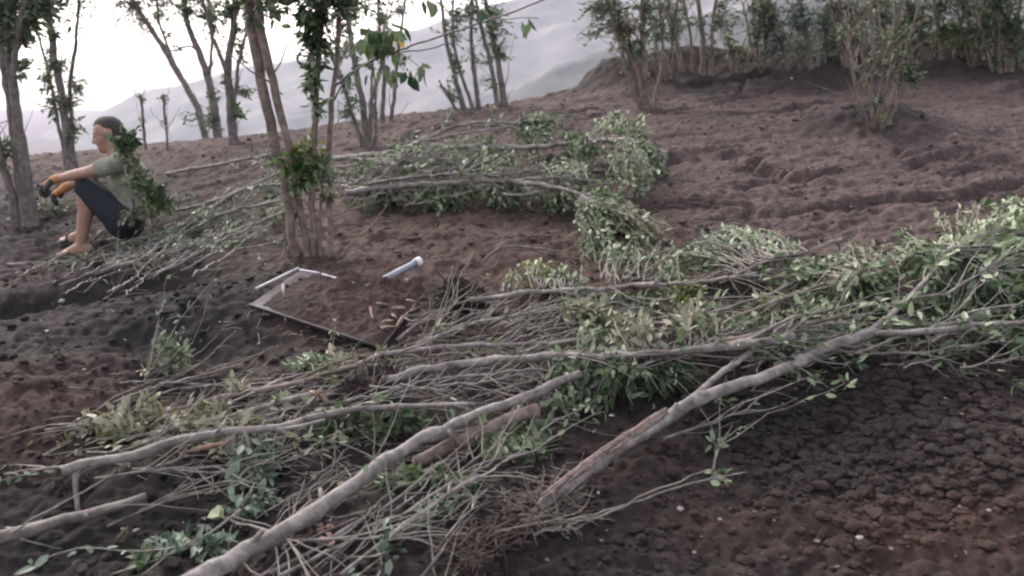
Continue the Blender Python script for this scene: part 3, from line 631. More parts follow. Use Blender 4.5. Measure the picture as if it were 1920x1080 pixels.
# big near tree, right
A_ = fallen('uprooted_tree', 'large uprooted tree across the near bank, hairy roots low, crown at right edge', 'fallen tree',
 [([(985, 970, .06), (1015, 945, .08), (1040, 925, .09), (1120, 862, .11), (1205, 808, .13), (1290, 748, .15), (1345, 728, .16), (1430, 700, .18), (1520, 660, .18), (1640, 622, .2)], 38, 22),
  ([(1630, 624, .2), (1670, 590, .2), (1710, 545, .22), (1760, 500, .26), (1790, 470, .3)], 15, 6),
  ([(1640, 624, .2), (1740, 622, .2), (1830, 610, .2), (1930, 600, .22), (2050, 590, .25)], 15, 7),
  ([(1306, 742, .15), (1345, 705, .17), (1405, 662, .2)], 16, 9),
  ([(1450, 695, .16), (1550, 655, .16), (1640, 662, .13), (1720, 668, .13), (1800, 645, .15), (1880, 640, .15)], 7, 3),
  ([(1700, 558, .22), (1780, 548, .22), (1850, 505, .25)], 7, 3), ([(1500, 668, .17), (1470, 640, .2), (1485, 606, .22), (1600, 606, .2)], 9, 5),
  ([(1740, 622, .2), (1810, 590, .22), (1900, 575, .25), (2000, 540, .3)], 7, 3)],
 [(1880, 430, .22, 55, 46, 'pale'), (1820, 470, .22, 60, 46, 'pale'), (1760, 510, .2, 55, 40, 'grey'), (1900, 500, .2, 70, 50, 'pale'), (1940, 400, .22, 50, 34, 'pale'), (1850, 540, .15, 60, 50, 'teal'), (1920, 570, .12, 60, 44, 'dark'), (1900, 640, .06, 46, 20, 'grey'),
  (1700, 500, .16, 50, 28, 'grey'), (1760, 570, .1, 60, 26, 'dark'), (1800, 420, .1, 46, 16, 'olive'), (2010, 480, .2, 90, 60, 'pale'), (1690, 470, .08, 36, 12, 'grey')],
 'pale', M_BARK, None, GF, 0.058, 60)
# its roots and torn bark
for u_, v_, r_ in ((995, 958, 26), (950, 985, 34), (905, 1020, 40), (895, 1060, 30)): rootball(A_, u_, v_, .055, r_, 30, u_*.1, earth=0.95)
def wisps(n_, ax, spread, dirs, ln, r, mat, name):
    M_ = MB()
    for _ in range(n_):
        s_ = rng.random(); u = ax[0]*(1-s_)+ax[2]*s_; v = ax[1]*(1-s_)+ax[3]*s_; p = at(u+rng.normal()*spread, v+rng.normal()*spread, rng.uniform(.02, .09))
        d_ = np.array(dirs, float)*(1 if rng.random() < .8 else -1)+rng.normal(size=3)*.4; Q = [p]; l_ = rng.uniform(.4, 1)*ln
        for k in range(7):
            d_ = d_+rng.normal(size=3)*.22; d_ /= np.linalg.norm(d_); p = p+d_*l_/7; p[2] = max(p[2], gz(p[0], p[1])+.005); Q.append(p.copy())
        M_.tube(Q, [rng.uniform(.4, 1)*r, r*.25], 4, .15)
    return M_.build(name, mat, A_)
wisps(260, (1050, 918, 880, 1050), 13, (-.75, -.35, -.25), .16, .0042, M_ROOT, 'roots')
wisps(70, (1040, 920, 960, 985), 14, (.75, .1, -.1), .15, .0026, M_TWIG, 'hair_roots')
wisps(60, (1070, 905, 1010, 960), 9, (-.7, -.25, -.2), .16, .0035, M_BARKB, 'hair_roots')
wisps(26, (1030, 960, 1060, 990), 10, (.9, .0, -.05), .17, .003, M_TWIG, 'hair_roots')
Pn = wob(np.array([at(*p) for p in [(1012, 947, .082), (1040, 925, .09), (1120, 862, .11), (1205, 808, .13), (1250, 778, .14)]]), .05, .002)
M_FIB = bark_mat('fibrous_bark', (0.06, 0.042, 0.036), (0.135, 0.098, 0.084), (0.24, 0.185, 0.165), 60)
r_ = px2m(38, Pn[0][1])/2
sb = MB()
for _ in range(70):                        # long fibres of torn bark lying along the trunk
    i_ = rng.integers(0, max(1, len(Pn)-4)); j_ = min(len(Pn)-1, i_+rng.integers(3, 8)); a_ = rng.uniform(0, 2*math.pi); o_ = np.array([0, math.cos(a_), math.sin(a_)])*r_*.9
    sb.tube(Pn[i_:j_+1]+o_+rng.normal(size=(j_+1-i_, 3))*.002, [.003, .006, .002], 5, .2)
sb.build('torn_bark', M_FIB, A_)
rb_ = MB(); q_ = np.array([at(*p) for p in [(1140, 850, .125), (1165, 832, .128), (1190, 815, .132), (1203, 806, .136)]]); rb_.tube(wob(q_, .02, .002)+np.array([0, -.006, .006]), [.004, .014, .015, .004], 8, .25); rb_.build('bare_wood', M_RAW, A_)
rs = MB(); p = at(893, 1040, .06); rs.tube([p, p+np.array([.004, -.03, -.05])], [.016, .02], 8, .25); rs.build('broken_root', M_RAW, A_)
for _k in range(2):
    fl = [((1030, 985, .03), (1100, 975, .04), (1190, 940, .05), (1290, 905, .06), (1400, 885, .07)), ((1000, 1000, .03), (1090, 965, .05), (1160, 952, .05), (1240, 918, .06), (1330, 880, .07))][_k]
    q_ = np.array([at(*p) for p in fl]); m = MB(); m.tube(wob(q_, .04, .008), [.005, .002], 6, .1); m.build('root', M_TWIG, A_)

fallen('fallen_log', 'smooth pale trunk running from the bottom edge up into the leafy heap', 'fallen tree',
 [([(240, 1170, .05), (380, 1085, .05), (480, 1025, .06), (560, 985, .07), (640, 932, .08), (680, 905, .09), (760, 848, .1), (850, 800, .12), (930, 765, .14), (1010, 735, .16), (1090, 700, .18)], 50, 17)], [], 'dark', M_BARK, None, GF, twigs=3)
fallen('fallen_log', 'short thick rough trunk with knots lying beside the smooth pale trunk', 'fallen tree',
 [([(778, 868, .05), (830, 842, .06), (880, 822, .08), (930, 795, .1), (1005, 768, .12)], 33, 29), ([(860, 835, .08), (850, 812, .12), (842, 808, .14)], 14, 10), ([(925, 800, .1), (960, 812, .06), (1010, 792, .05)], 14, 8)],
 [(1000, 810, .04, 30, 12, 'grey'), (940, 850, .03, 30, 10, 'pale')], 'grey', M_BARKB, None, GF, twigs=6)
fallen('fallen_log', 'dark log at the bottom left corner, partly in shadow', 'fallen tree',
 [([(-120, 1035, .06), (0, 1008, .06), (90, 990, .07), (160, 972, .07), (225, 950, .08), (275, 928, .09)], 40, 17)], [], 'grey', M_BARKD, None, GF, twigs=3)  # darker bark puts the corner's shadow into the log's colour
E_ = fallen('uprooted_tree', 'long bent trunk with an orange split wound, lying above the dark log', 'fallen tree',
 [([(118, 885, .12), (150, 868, .14), (215, 868, .13), (280, 852, .13), (335, 828, .14), (420, 810, .15), (520, 803, .15), (580, 782, .16), (660, 768, .16), (760, 764, .15), (890, 758, .14)], 24, 9), ([(520, 803, .15), (560, 800, .16), (610, 786, .18)], 10, 7),
  ([(140, 870, .13), (140, 910, .07), (145, 960, .02)], 16, 10), ([(140, 872, .13), (70, 878, .08), (10, 885, .05)], 8, 3)],
 [(480, 850, .04, 40, 16, 'teal'), (640, 790, .05, 60, 22, 'dark'), (740, 800, .04, 60, 22, 'dark'), (470, 900, .02, 40, 14, 'teal')], 'teal', M_BARK, (135, 905, .04, 36, 24, 3.0), GF, twigs=7)
sw = MB(); sw.tube(np.array([at(*p) for p in [(345, 848, .12), (375, 842, .13), (410, 834, .135), (440, 827, .14)]]), [.003, .010, .008, .002], 8, .3); sw.build('split_wound', M_SPLIT, E_)
fallen('fallen_branch', 'slim fallen trunk with a red torn end, resting above the long bent trunk', 'fallen tree',
 [([(590, 742, .1), (555, 748, .1), (500, 764, .09), (440, 776, .08), (370, 792, .07), (300, 806, .06), (235, 822, .04)], 17, 8)], [(230, 790, .04, 46, 18, 'olive'), (400, 770, .05, 40, 10, 'olive'), (520, 770, .05, 30, 8, 'grey')], 'olive', M_BARK, None, GF, twigs=12, twigmat=M_TWIGG)
te = MB(); p = at(592, 742, .11)
for _ in range(9): te.tube([p+rng.normal(size=3)*.012, p+np.array([.035, -.01, .005])+rng.normal(size=3)*.02], [.008, .002], 5, .2)
tag(te.build('wood_chip', M_RAW), 'cluster of pinkish torn wood where a slim trunk meets the dark root mass', 'wood chips')
fallen('uprooted_tree', 'long straight pale trunk with a dark root ball in the middle of the heap', 'fallen tree',
 [([(720, 712, .12), (790, 690, .14), (870, 684, .15), (990, 672, .17), (1100, 668, .19), (1240, 666, .2), (1340, 652, .22), (1460, 642, .24), (1490, 632, .25)], 17, 20), ([(990, 672, .17), (1080, 660, .2), (1170, 668, .2)], 12, 6), ([(1380, 648, .23), (1440, 616, .28), (1500, 590, .3)], 10, 5)],
 [(1180, 625, .22, 60, 46, 'olive'), (1110, 640, .18, 46, 26, 'grey'), (1240, 700, .08, 66, 46, 'dark'), (1150, 715, .1, 76, 60, 'dark'), (1080, 690, .14, 46, 26, 'grey'), (1290, 590, .24, 46, 30, 'olive'), (1060, 750, .06, 50, 24, 'dark')], 'grey', M_BARK, (705, 722, .08, 52, 46, 4.0), GF, twigs=46)
fallen('uprooted_tree', 'greenish slim trunk curving over the tip of the metal panel into the heap', 'fallen tree',
 [([(640, 695, .05), (700, 672, .08), (760, 658, .12), (840, 650, .15), (940, 646, .17), (1060, 642, .2), (1150, 630, .22)], 12, 7), ([(760, 658, .12), (800, 636, .16), (870, 610, .2), (960, 590, .22), (1060, 575, .24)], 7, 4)],
 [(620, 690, .04, 40, 16, 'olive'), (720, 680, .05, 30, 10, 'olive'), (1120, 600, .18, 50, 26, 'olive')], 'olive', M_BARK, None, GF, twigs=26, twigmat=M_TWIGG)
fallen('fallen_branch', 'long low branch running from the small leafy sapling to the red torn end', 'fallen tree',
 [([(280, 782, .04), (350, 762, .06), (420, 742, .07), (480, 735, .08), (560, 716, .1), (620, 702, .1), (700, 672, .11)], 13, 9), ([(540, 722, .09), (580, 700, .11), (660, 668, .12)], 8, 4)],
 [(300, 790, .02, 40, 14, 'olive'), (450, 730, .04, 30, 10, 'olive'), (560, 690, .04, 30, 8, 'grey')], 'olive', M_BARKB, None, GF, twigs=12, twigmat=M_TWIGG)
fallen('uprooted_tree', 'straight trunk with earthy root ball beside the splintered wood and pale leafy crown', 'fallen tree',
 [([(880, 562, .12), (960, 552, .15), (1040, 545, .17), (1160, 541, .18), (1280, 538, .19), (1350, 528, .2), (1420, 512, .22)], 11, 7), ([(1040, 545, .17), (1130, 560, .14), (1250, 556, .14), (1390, 556, .14)], 7, 4), ([(1350, 528, .2), (1430, 490, .24), (1520, 470, .26)], 5, 3)],
 [(1370, 455, .14, 56, 56, 'pale'), (1320, 475, .14, 50, 44, 'teal'), (1420, 480, .14, 40, 34, 'pale'), (1270, 490, .12, 50, 38, 'grey'), (1190, 480, .1, 46, 30, 'grey'), (1010, 508, .08, 42, 30, 'yellow'), (1060, 520, .08, 34, 18, 'grey'), (1290, 555, .14, 34, 30, 'yellow'), (1180, 580, .06, 66, 30, 'dark'), (1090, 585, .06, 50, 22, 'dark')], 'grey', M_BARK, (860, 558, .08, 50, 50, 5.0), GF, twigs=34, size=0.05)
fallen('fallen_branch', 'forked grey limb poking left over the leafy heap near the big tree fork', 'fallen tree',
 [([(1310, 618, .25), (1345, 606, .25), (1400, 590, .25), (1480, 560, .26), (1560, 525, .26), (1620, 505, .25)], 9, 5), ([(1330, 640, .22), (1420, 632, .24), (1500, 612, .25), (1580, 590, .25)], 18, 7)],
 [(1560, 500, .12, 56, 30, 'grey'), (1500, 540, .12, 56, 30, 'grey'), (1620, 540, .12, 56, 32, 'olive'), (1450, 590, .12, 56, 24, 'olive'), (1650, 580, .08, 60, 28, 'dark'), (1560, 590, .08, 46, 22, 'grey'), (1640, 480, .08, 36, 14, 'olive'), (1500, 500, .04, 30, 10, 'grey')], 'grey', M_BARKB, None, GF, twigs=50)
# back heap
GB = 'felled trees in the heap at the back'
fallen('uprooted_tree', 'long felled trunk at the back with tall pale leafy head against the field', 'fallen tree',
 [([(560, 302, .1), (640, 294, .14), (720, 288, .16), (800, 276, .18), (900, 272, .2), (1000, 274, .22), (1110, 262, .25), (1180, 260, .3)], 12, 8), ([(760, 282, .17), (840, 240, .3), (900, 228, .36), (970, 232, .3)], 7, 4), ([(720, 288, .16), (800, 262, .24), (900, 244, .3), (960, 236, .34)], 6, 3)],
 [(1190, 250, .3, 46, 50, 'pale', 0.8), (1210, 300, .2, 40, 44, 'grey', 0.8), (1150, 230, .3, 34, 26, 'pale'), (1180, 340, .12, 50, 46, 'grey', .7), (1030, 240, .25, 46, 34, 'grey', .7), (1010, 270, .15, 46, 26, 'grey'), (1100, 290, .15, 56, 34, 'grey'), (900, 295, .1, 70, 36, 'grey'), (760, 310, .08, 60, 26, 'grey'), (1240, 320, .08, 20, 10, 'dark')], 'grey', M_BARK, None, GB, twigs=40, size=0.06)
fallen('uprooted_tree', 'felled trunk lying in front of the back heap over dark green leaves', 'fallen tree',
 [([(650, 362, .14), (720, 350, .18), (800, 345, .2), (880, 338, .22), (960, 342, .22), (1040, 350, .22), (1090, 366, .2)], 13, 8), ([(690, 345, .2), (760, 334, .23), (840, 328, .25), (960, 330, .26)], 7, 4), ([(700, 345, .2), (735, 315, .28), (750, 300, .3)], 5, 3), ([(940, 342, .22), (1020, 330, .26), (1100, 338, .26)], 6, 3)],
 [(720, 380, .03, 70, 50, 'dark', .4), (840, 382, .03, 80, 60, 'dark', .4), (950, 378, .04, 70, 50, 'grey', .5), (1050, 380, .06, 60, 40, 'grey', .5), (1150, 390, .1, 46, 44, 'grey', .8), (1180, 420, .08, 40, 30, 'pale', .8), (1070, 330, .12, 60, 34, 'grey'), (820, 310, .1, 70, 36, 'grey'), (940, 310, .1, 70, 36, 'grey'), (1130, 450, .06, 50, 34, 'grey', .6), (650, 340, .05, 50, 26, 'grey'), (1220, 440, .06, 46, 26, 'olive', .5), (1130, 480, .05, 46, 22, 'grey', .5)], 'grey', M_BARK, None, GB, twigs=50, size=0.058)
stalks = [
 ('thin felled pole reaching toward the near tree, highest of the left stalks', [(312, 326, .03), (400, 312, .06), (450, 300, .08), (520, 288, .1)], 7, 5),
 ('long pale felled stalk whose tip starts beside the seated person, uppermost in its bundle', [(195, 495, .04), (280, 455, .06), (360, 412, .08), (440, 362, .12), (520, 325, .15)], 8, 5),
 ('felled stalk in the middle of the bundle in front of the seated person', [(210, 500, .03), (320, 448, .06), (420, 395, .1), (540, 372, .13)], 8, 5),
 ('lowest pale felled stalk in the bundle below the seated person', [(180, 514, .02), (260, 492, .03), (340, 470, .05), (430, 436, .08), (540, 396, .12)], 9, 6),
 ('crooked felled stalk crossing the top of the bundle at left', [(330, 395, .06), (400, 378, .09), (455, 352, .13), (540, 345, .15)], 7, 4),
 ('thin bent stalk lying flat at the feet of the seated person', [(15, 496, .02), (60, 496, .02), (130, 488, .03), (180, 480, .03)], 6, 3),
]
for lab, pts, a, b_ in stalks:
    fallen('felled_stalk', lab, 'felled stalk', [(pts, a, b_)], [(pts[-1][0]-20, pts[-1][1]+12, .05, 34, 8, 'grey'), (pts[1][0]+30, pts[1][1]+6, .03, 40, 5, 'olive')], 'grey', M_BARK, None, 'felled stalks in the left bundle', twigs=14, size=.045)
# loose thin stalks in the near heaps
near = [
 ('slim bare stalk curving from the bottom edge toward the rough knotted trunk', [(520, 1085, .03), (600, 1035, .04), (700, 985, .05), (790, 930, .06), (890, 868, .07), (1000, 848, .07)], 11, 5),
 ('slim bare stalk below the curved stalk, ending in a blunt tip', [(640, 1075, .03), (700, 1030, .04), (760, 985, .05), (830, 930, .07), (898, 894, .09)], 12, 8),
 ('pale whip-like stalk lying across the bundle toward the hairy roots', [(500, 1015, .06), (560, 1012, .06), (640, 1012, .05), (740, 1008, .05), (880, 1003, .05)], 6, 4),
 ('slim stalk lying just under the smooth pale trunk at the bottom', [(470, 1085, .01), (570, 1045, .02), (660, 985, .03), (760, 925, .04), (800, 895, .04)], 10, 5),
 ('thin stalk under the long bent trunk with a pointed right end', [(180, 900, .06), (260, 892, .08), (340, 880, .09), (430, 876, .08), (530, 868, .07)], 7, 3),
 ('pale thin stalk low under the long bent trunk', [(250, 880, .08), (340, 880, .06), (440, 890, .05), (470, 882, .05)], 6, 3),
 ('crooked twig with a pale leaf beside the smooth trunk near the bottom', [(395, 960, .04), (430, 972, .05), (480, 985, .06), (540, 1012, .06)], 7, 5),
 ('bare pointed stick lying right of the stripped bark', [(1245, 820, .06), (1320, 795, .08), (1400, 768, .1)], 6, 4),
 ('short broken stick between the dark log and the leafy twigs', [(200, 985, .03), (240, 970, .05), (300, 945, .06), (338, 925, .08)], 6, 4),
 ('thin stalk reaching right from the root ball in the middle', [(740, 740, .08), (820, 722, .1), (900, 715, .12), (1000, 700, .13)], 7, 4),
 ('slim stalk just above the pale trunk with the root ball', [(800, 712, .1), (880, 706, .12), (960, 700, .13), (1060, 690, .14)], 8, 4),
 ('thin bowed stalk above the pointed leafy heap, beside the yellow green leaves', [(940, 610, .1), (1000, 590, .14), (1080, 572, .16), (1160, 568, .16)], 7, 4),
 ('short upright stick leaning beside the tip of the panel', [(745, 640, .04), (775, 612, .08), (810, 590, .12)], 10, 6),
 ('thin crossed stick leaning right of the panel tip', [(790, 650, .04), (820, 612, .09), (850, 572, .14)], 7, 4),
 ('slim stalk running toward the forked grey limb from the heap', [(1040, 760, .06), (1130, 715, .12), (1220, 680, .17), (1320, 650, .2)], 9, 5),
 ('bare stalk low behind the earthy root ball', [(905, 490, .02), (935, 462, .08), (970, 458, .08), (1010, 470, .03)], 5, 3),
 ('thin pale stalk at the right of the heap crossing yellow leaves', [(1280, 598, .2), (1360, 575, .2), (1450, 548, .2), (1540, 500, .18), (1600, 478, .16), (1690, 462, .15)], 7, 4),
 ('short stick under the leafy twigs at left of the sapling', [(215, 722, .02), (260, 722, .03), (310, 714, .03)], 5, 4),
 ('thin reddish stick lying on the red soil at left', [(85, 808, .03), (130, 796, .05), (180, 790, .05), (240, 778, .05)], 7, 5)]
for i, (lab, pts, a, b_) in enumerate(near):
    cl = [(pts[-1][0], pts[-1][1], .04, 30, 6, 'grey')] if i in (0, 14) else []
    fallen('bare_stalk', lab, 'bare stalk', [(pts, a, b_)], cl, 'grey', M_BARK, None, 'bare stalks strewn over the near heap', twigs=8, size=.045)
# many thin stalks that nothing tells apart
def strew(n_, box, ang, label, group, wid=(2.2, 5.5), lng=(90, 260), h=(.02, .14), mat=None, leafy=None):
    for _ in range(int(n_*1.5)):
        u = rng.uniform(box[0], box[2]); v = rng.uniform(box[1], box[3]); a = math.radians(rng.normal(ang, 9)); L_ = rng.uniform(*lng); hh = rng.uniform(*h)
        pts = [(u+L_*t*math.cos(a), v-L_*t*math.sin(a)+rng.normal()*4, max(.01, hh+rng.normal()*.012)) for t in (-.5, -.2, .1, .5)]
        w_ = rng.uniform(*wid); P = np.array([at(*p) for p in pts]); Q = wob(P, .04, .014)
        if np.abs(np.diff(Q[:, 1])).max() > .3: continue
        T0 = (Q[-1]-Q[0])/np.linalg.norm(Q[-1]-Q[0])
        root = thing('leafy_stalk' if leafy else 'bare_stalk', label, 'leafy stalk' if leafy else 'bare stalk', (Q[0][0], Q[0][1], gz(Q[0][0], Q[0][1])), group)
        m = MB(); m.tube(Q, [px2m(w_, Q[0][1])/2, px2m(w_*.45, Q[0][1])/2], 6, .08); m.build('stem', mat or M_BARK, root)
        tw = MB()
        for _k in range(rng.integers(2, 6)):
            i = rng.integers(1, len(Q)-1); d_ = (Q[i]-Q[i-1]); d_ /= np.linalg.norm(d_); d_ = d_+rng.normal(size=3)*.5; p = Q[i].copy(); qq = [p.copy()]
            for k in range(4):
                d_ += rng.normal(size=3)*.15; p = p+d_/np.linalg.norm(d_)*rng.uniform(.03, .06); p[2] = max(p[2], gz(p[0], p[1])+.005); qq.append(p.copy())
            tw.tube(qq, [.0026, .001], 4, cap=False)
        split_build(tw, 'twigs', 'twig', M_TWIG, root)
        if leafy:
            LL = Leaves()
            for _k in range(16):
                q = Q[rng.integers(len(Q)//3, len(Q))]; LL.put(q+rng.normal(size=3)*.025, T0+rng.normal(size=3)*.7, .048*rng.uniform(.6, 1.2))
            LL.build('foliage', LF[leafy], root)
strew(20, (720, 660, 1020, 750), 8, 'thin bare stalk in the tangle around the middle root ball', 'bare stalks around the middle root ball', h=(.02, .12))
strew(20, (780, 580, 1080, 640), 22, 'thin bare stalk in the tangle right of the metal panel', 'bare stalks right of the metal panel', h=(.02, .16), wid=(3, 8), lng=(80, 200))
strew(14, (240, 760, 620, 850), 12, 'thin leafy stalk under the long trunk with the orange wound', 'leafy stalks under the long bent trunk', h=(.02, .1), leafy='olive')
strew(14, (560, 860, 900, 1060), 34, 'thin bare stalk in the bundle beside the smooth pale trunk', 'bare stalks beside the smooth pale trunk', h=(.02, .07), lng=(100, 300))
strew(18, (1450, 580, 1900, 680), 14, 'thin leafy stalk under the fork of the big uprooted tree', 'leafy stalks under the big fork', h=(.04, .18), leafy='dark')
strew(16, (1060, 560, 1420, 640), 10, 'thin leafy stalk among the leaves in the middle of the heap', 'leafy stalks in the heap', h=(.08, .2), leafy='grey')
strew(18, (680, 300, 1060, 370), 6, 'thin leafy stalk in the heap at the back', 'leafy stalks in the back heap', h=(.06, .22), lng=(120, 300), leafy='grey')
strew(18, (250, 400, 520, 470), 26, 'thin leafy stalk in the bundle left of the near tree', 'leafy stalks left of the near tree', h=(.02, .1), lng=(120, 260), leafy='grey')
strew(16, (260, 700, 720, 790), 11, 'thin pale stalk in the bundle between the sapling and the middle root ball', 'pale stalks by the small sapling', wid=(3, 7), lng=(150, 330), h=(.02, .1))
strew(12, (150, 440, 420, 500), 24, 'thin pale stalk in the bundle right beside the seated person', 'pale stalks beside the seated person', wid=(3, 5.5), lng=(150, 300), h=(.02, .09), leafy='grey')
# leafy cuttings on the soil
def cutting(label, pts, clumps, leaf, size=.06, twigs=4, a=6, mat=None): return fallen('leafy_cutting', label, 'leafy branch', [(pts, a, 3)], clumps, leaf, mat or M_TWIG, None, 'leafy cuttings on the near bank', size, twigs)
cutting('blue green leafy branch at the bottom edge, left of the smooth pale trunk', [(450, 960, .05), (380, 1010, .05), (300, 1050, .04), (270, 1060, .03)], [(320, 1025, .02, 44, 18, 'teal', .5, 7), (390, 1040, .02, 44, 16, 'teal', .5, 7), (270, 1060, .02, 30, 8, 'dark', .5, 7)], 'teal', .055)
cutting('leafy branch with rounded leaves hanging between the long trunk and the smooth trunk', [(500, 850, .06), (485, 890, .05), (470, 930, .04), (440, 980, .03)], [(480, 900, .03, 36, 12, 'teal', .5, 7), (465, 955, .02, 36, 12, 'teal', .5, 7), (500, 940, .02, 26, 7, 'teal', .5, 7)], 'teal', .05)
cutting('green leafy branch beside the foot of the rough knotted trunk', [(860, 860, .05), (800, 880, .05), (730, 900, .05)], [(770, 890, .04, 36, 14, 'bright', .5, 6), (720, 905, .03, 34, 12, 'grey', .5, 7), (820, 905, .03, 34, 10, 'grey', .5, 7)], 'grey', .045)
cutting('dull leafy branch below the blunt bare stalk', [(880, 920, .04), (820, 960, .04), (760, 1010, .03), (720, 1040, .03)], [(820, 955, .02, 34, 11, 'teal', .5, 7), (800, 985, .02, 32, 9, 'teal', .5, 7), (725, 1040, .02, 24, 7, 'teal', .5, 6), (870, 910, .03, 30, 8, 'grey', .5, 7)], 'teal', .05)
cutting('pale leafy tip right of the rough knotted trunk', [(900, 880, .04), (960, 850, .05), (1010, 830, .05)], [(985, 828, .04, 32, 12, 'pale', .6, 7), (1015, 800, .04, 26, 9, 'grey', .6, 7), (930, 860, .03, 26, 6, 'yellow', .5, 5)], 'pale', .042)
cutting('small leafy twig with forked stems standing right of the hairy roots', [(1335, 900, .01), (1340, 865, .05), (1345, 835, .08)], [(1355, 895, .02, 22, 5, 'pale', .6, 5), (1340, 830, .06, 16, 4, 'grey', .6, 4)], 'pale', .04, 5)
cutting('leafy branch at the left of the heap over red soil', [(300, 740, .03), (240, 780, .04), (180, 800, .03)], [(220, 780, .03, 44, 14, 'olive', .5, 6), (160, 795, .02, 40, 9, 'olive', .5, 6), (280, 755, .03, 34, 9, 'olive', .5, 6)], 'olive', .042, 10)
s_ = fallen('sapling', 'small leafy sapling standing on the slope left of the metal panel', 'sapling', [([(268, 722, 0), (280, 690, .06), (292, 650, .14), (296, 610, .22)], 7, 4), ([(275, 708, .03), (310, 690, .07), (345, 665, .1), (360, 640, .14)], 5, 2)],
 [(310, 650, .12, 26, 14, 'grey', .8, 6), (345, 660, .1, 22, 10, 'pale', .8, 6), (290, 690, .05, 26, 8, 'olive', .8, 6), (330, 690, .04, 22, 7, 'grey', .8, 6)], 'grey', M_TWIG, None, None, .04, 8)

# ------------------------------------------------------------------ metal panel, pipe, splinters
Ac, Bc, Cc2, Dc = at(468, 571, .02), at(562, 507, .035), at(800, 545, .03), at(715, 652, .05)
panel = thing('scrap_metal_sheet', 'square sheet metal panel half buried in soil with pale tube edges, jutting over the slope', 'metal panel', (Ac+Cc2)/2)
M_SHEET = plain('sheet_metal', (0.06, 0.05, 0.05), .75, .2, .5); M_RAIL = plain('pale_metal', (0.36, 0.36, 0.38), .5, .4, .35); M_WHITE = plain('white_plastic', (0.5, 0.5, 0.52), .6, 0, .2)
up = np.cross(Bc-Ac, Dc-Ac); up /= np.linalg.norm(up); up *= np.sign(up[2])
pm = MB(); th_ = up*.009
Ac0, Dc0 = Ac.copy(), Dc.copy()
pm.add([Ac, Bc, Cc2, Dc, Ac-th_, Bc-th_, Cc2-th_, Dc-th_], [(0, 1, 2, 3), (7, 6, 5, 4), (0, 4, 5, 1), (1, 5, 6, 2), (2, 6, 7, 3), (3, 7, 4, 0)]); pm.build('sheet', M_SHEET, panel, smooth=False)
def rail(p, q, r, m=M_RAIL): k = MB(); k.tube(np.linspace(p, q, 6)+up*r, r, 10); return k.build('frame_tube', m, panel)
rail(at(480, 544, .045), at(560, 505, .055), .007); rail(at(562, 508, .05), at(600, 514, .045), .006); rail(at(604, 516, .05), at(664, 533, .05), .006)
rail(Ac-up*.004, Dc-up*.004, .006, M_SHEET)
# loose soil lying on the sheet
sh = MB(); ns = 120; vv = []
for i in range(ns):
    for j in range(ns):
        a = i/(ns-1); b = j/(ns-1); p = (Ac*(1-a)+Bc*a)*(1-b) + (Dc*(1-a)+Cc2*a)*b
        edge = (.3+.7*float(sm(.12, .5, b+.35*(vnoise(np.array(p[0]*6), np.array(p[1]*6), 3)-.5))))*min(1, a/.12, (1-b)/.06 if b > .94 else 1, (1-a)/.05+.4)*min(1, b/.22+.0)
        hgt = .034*max(0, edge)*(.25+1.5*vnoise(np.array(p[0]*9), np.array(p[1]*9), 5)) + .022*(vnoise(np.array(p[0]*38), np.array(p[1]*38), 9)**2+.5*vnoise(np.array(p[0]*85), np.array(p[1]*85), 19))*edge - .006
        vv.append(p+up*hgt)
jj = (np.arange(ns-1)[:, None]*ns+np.arange(ns-1)[None, :]); sh.add(vv, np.stack([jj, jj+1, jj+ns+1, jj+ns], -1).reshape(-1, 4))
so = sh.build('soil_cover', M_CLOD); tag(so, kind='stuff'); so['label'] = 'loose soil lying over the metal panel'
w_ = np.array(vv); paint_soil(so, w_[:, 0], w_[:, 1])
pp = thing('metal_pipe', 'pale metal pipe with a white end cap sticking out of the soil behind the panel', 'pipe', at(690, 540, .0))
pA, pB = at(688, 541, .03), at(782, 492, .09)
k = MB(); k.tube(np.linspace(pA, pB, 6), .019, 16); k.build('tube', plain('galvanised', (.20, .21, .24), .5, .4, .35), pp)
dn = (pB-pA)/np.linalg.norm(pB-pA); k = MB(); k.tube([pB-dn*.012, pB+dn*.022], [.026, .026], 16); k.build('end_cap', M_WHITE, pp)
hk = MB(); hk.tube(wob([at(748, 532, .03), at(762, 530, .05), at(772, 526, .06), at(770, 519, .08), at(760, 524, .07)], .02, .002), .0035, 6); tag(hk.build('wire_hook', M_RAIL), 'pale curled wire hook lying on soil just below the pipe', 'wire')
spl = [((705, 618), (742, 612), 8, 'lowest pale flat wood splinter on the panel soil'), ((712, 606), (740, 600), 7, 'bright white wood splinter near the panel tip'), ((735, 578), (762, 578), 8, 'pinkish wood splinter in the middle of the scattered splinters'), ((762, 562), (785, 568), 7, 'pale splinter highest of the scattered splinters, next to the root ball'),
 ((742, 612), (765, 585), 7, 'long slanting reddish splinter at the panel right side'), ((695, 575), (700, 605), 7, 'upright pale brown splinter left of the others'), ((730, 588), (745, 596), 7, 'small curled pink splinter above the white one'), ((765, 585), (800, 572), 6, 'reddish stick linking the splinters with the root ball'), ((705, 568), (732, 572), 5, 'thin orange splinter at the top left of the scatter'),
 ((530, 533), (532, 556), 8, 'small grey stub standing on the left part of the panel')]
for a, b_, w1, lab in spl:
    k = MB(); p, q = at(*a, .085), at(*b_, .095); r = px2m(w1, p[1])/2; k.tube(wob([p, (p+q)/2+np.array([0, 0, .006]), q], .025, .003), [r*.5, r, r*.8, r*.25], 5, .25)
    tag(k.build('wood_splinter', M_BARK if 'grey' in lab else M_RAW), lab, 'wood splinter', 'wood splinters on the panel')
ch = MB()
for _ in range(12): p = at(612+rng.normal()*12, 1000+rng.normal()*10, .05); ch.tube([p, p+rng.normal(size=3)*.02], [.008, .003], 5, .3)
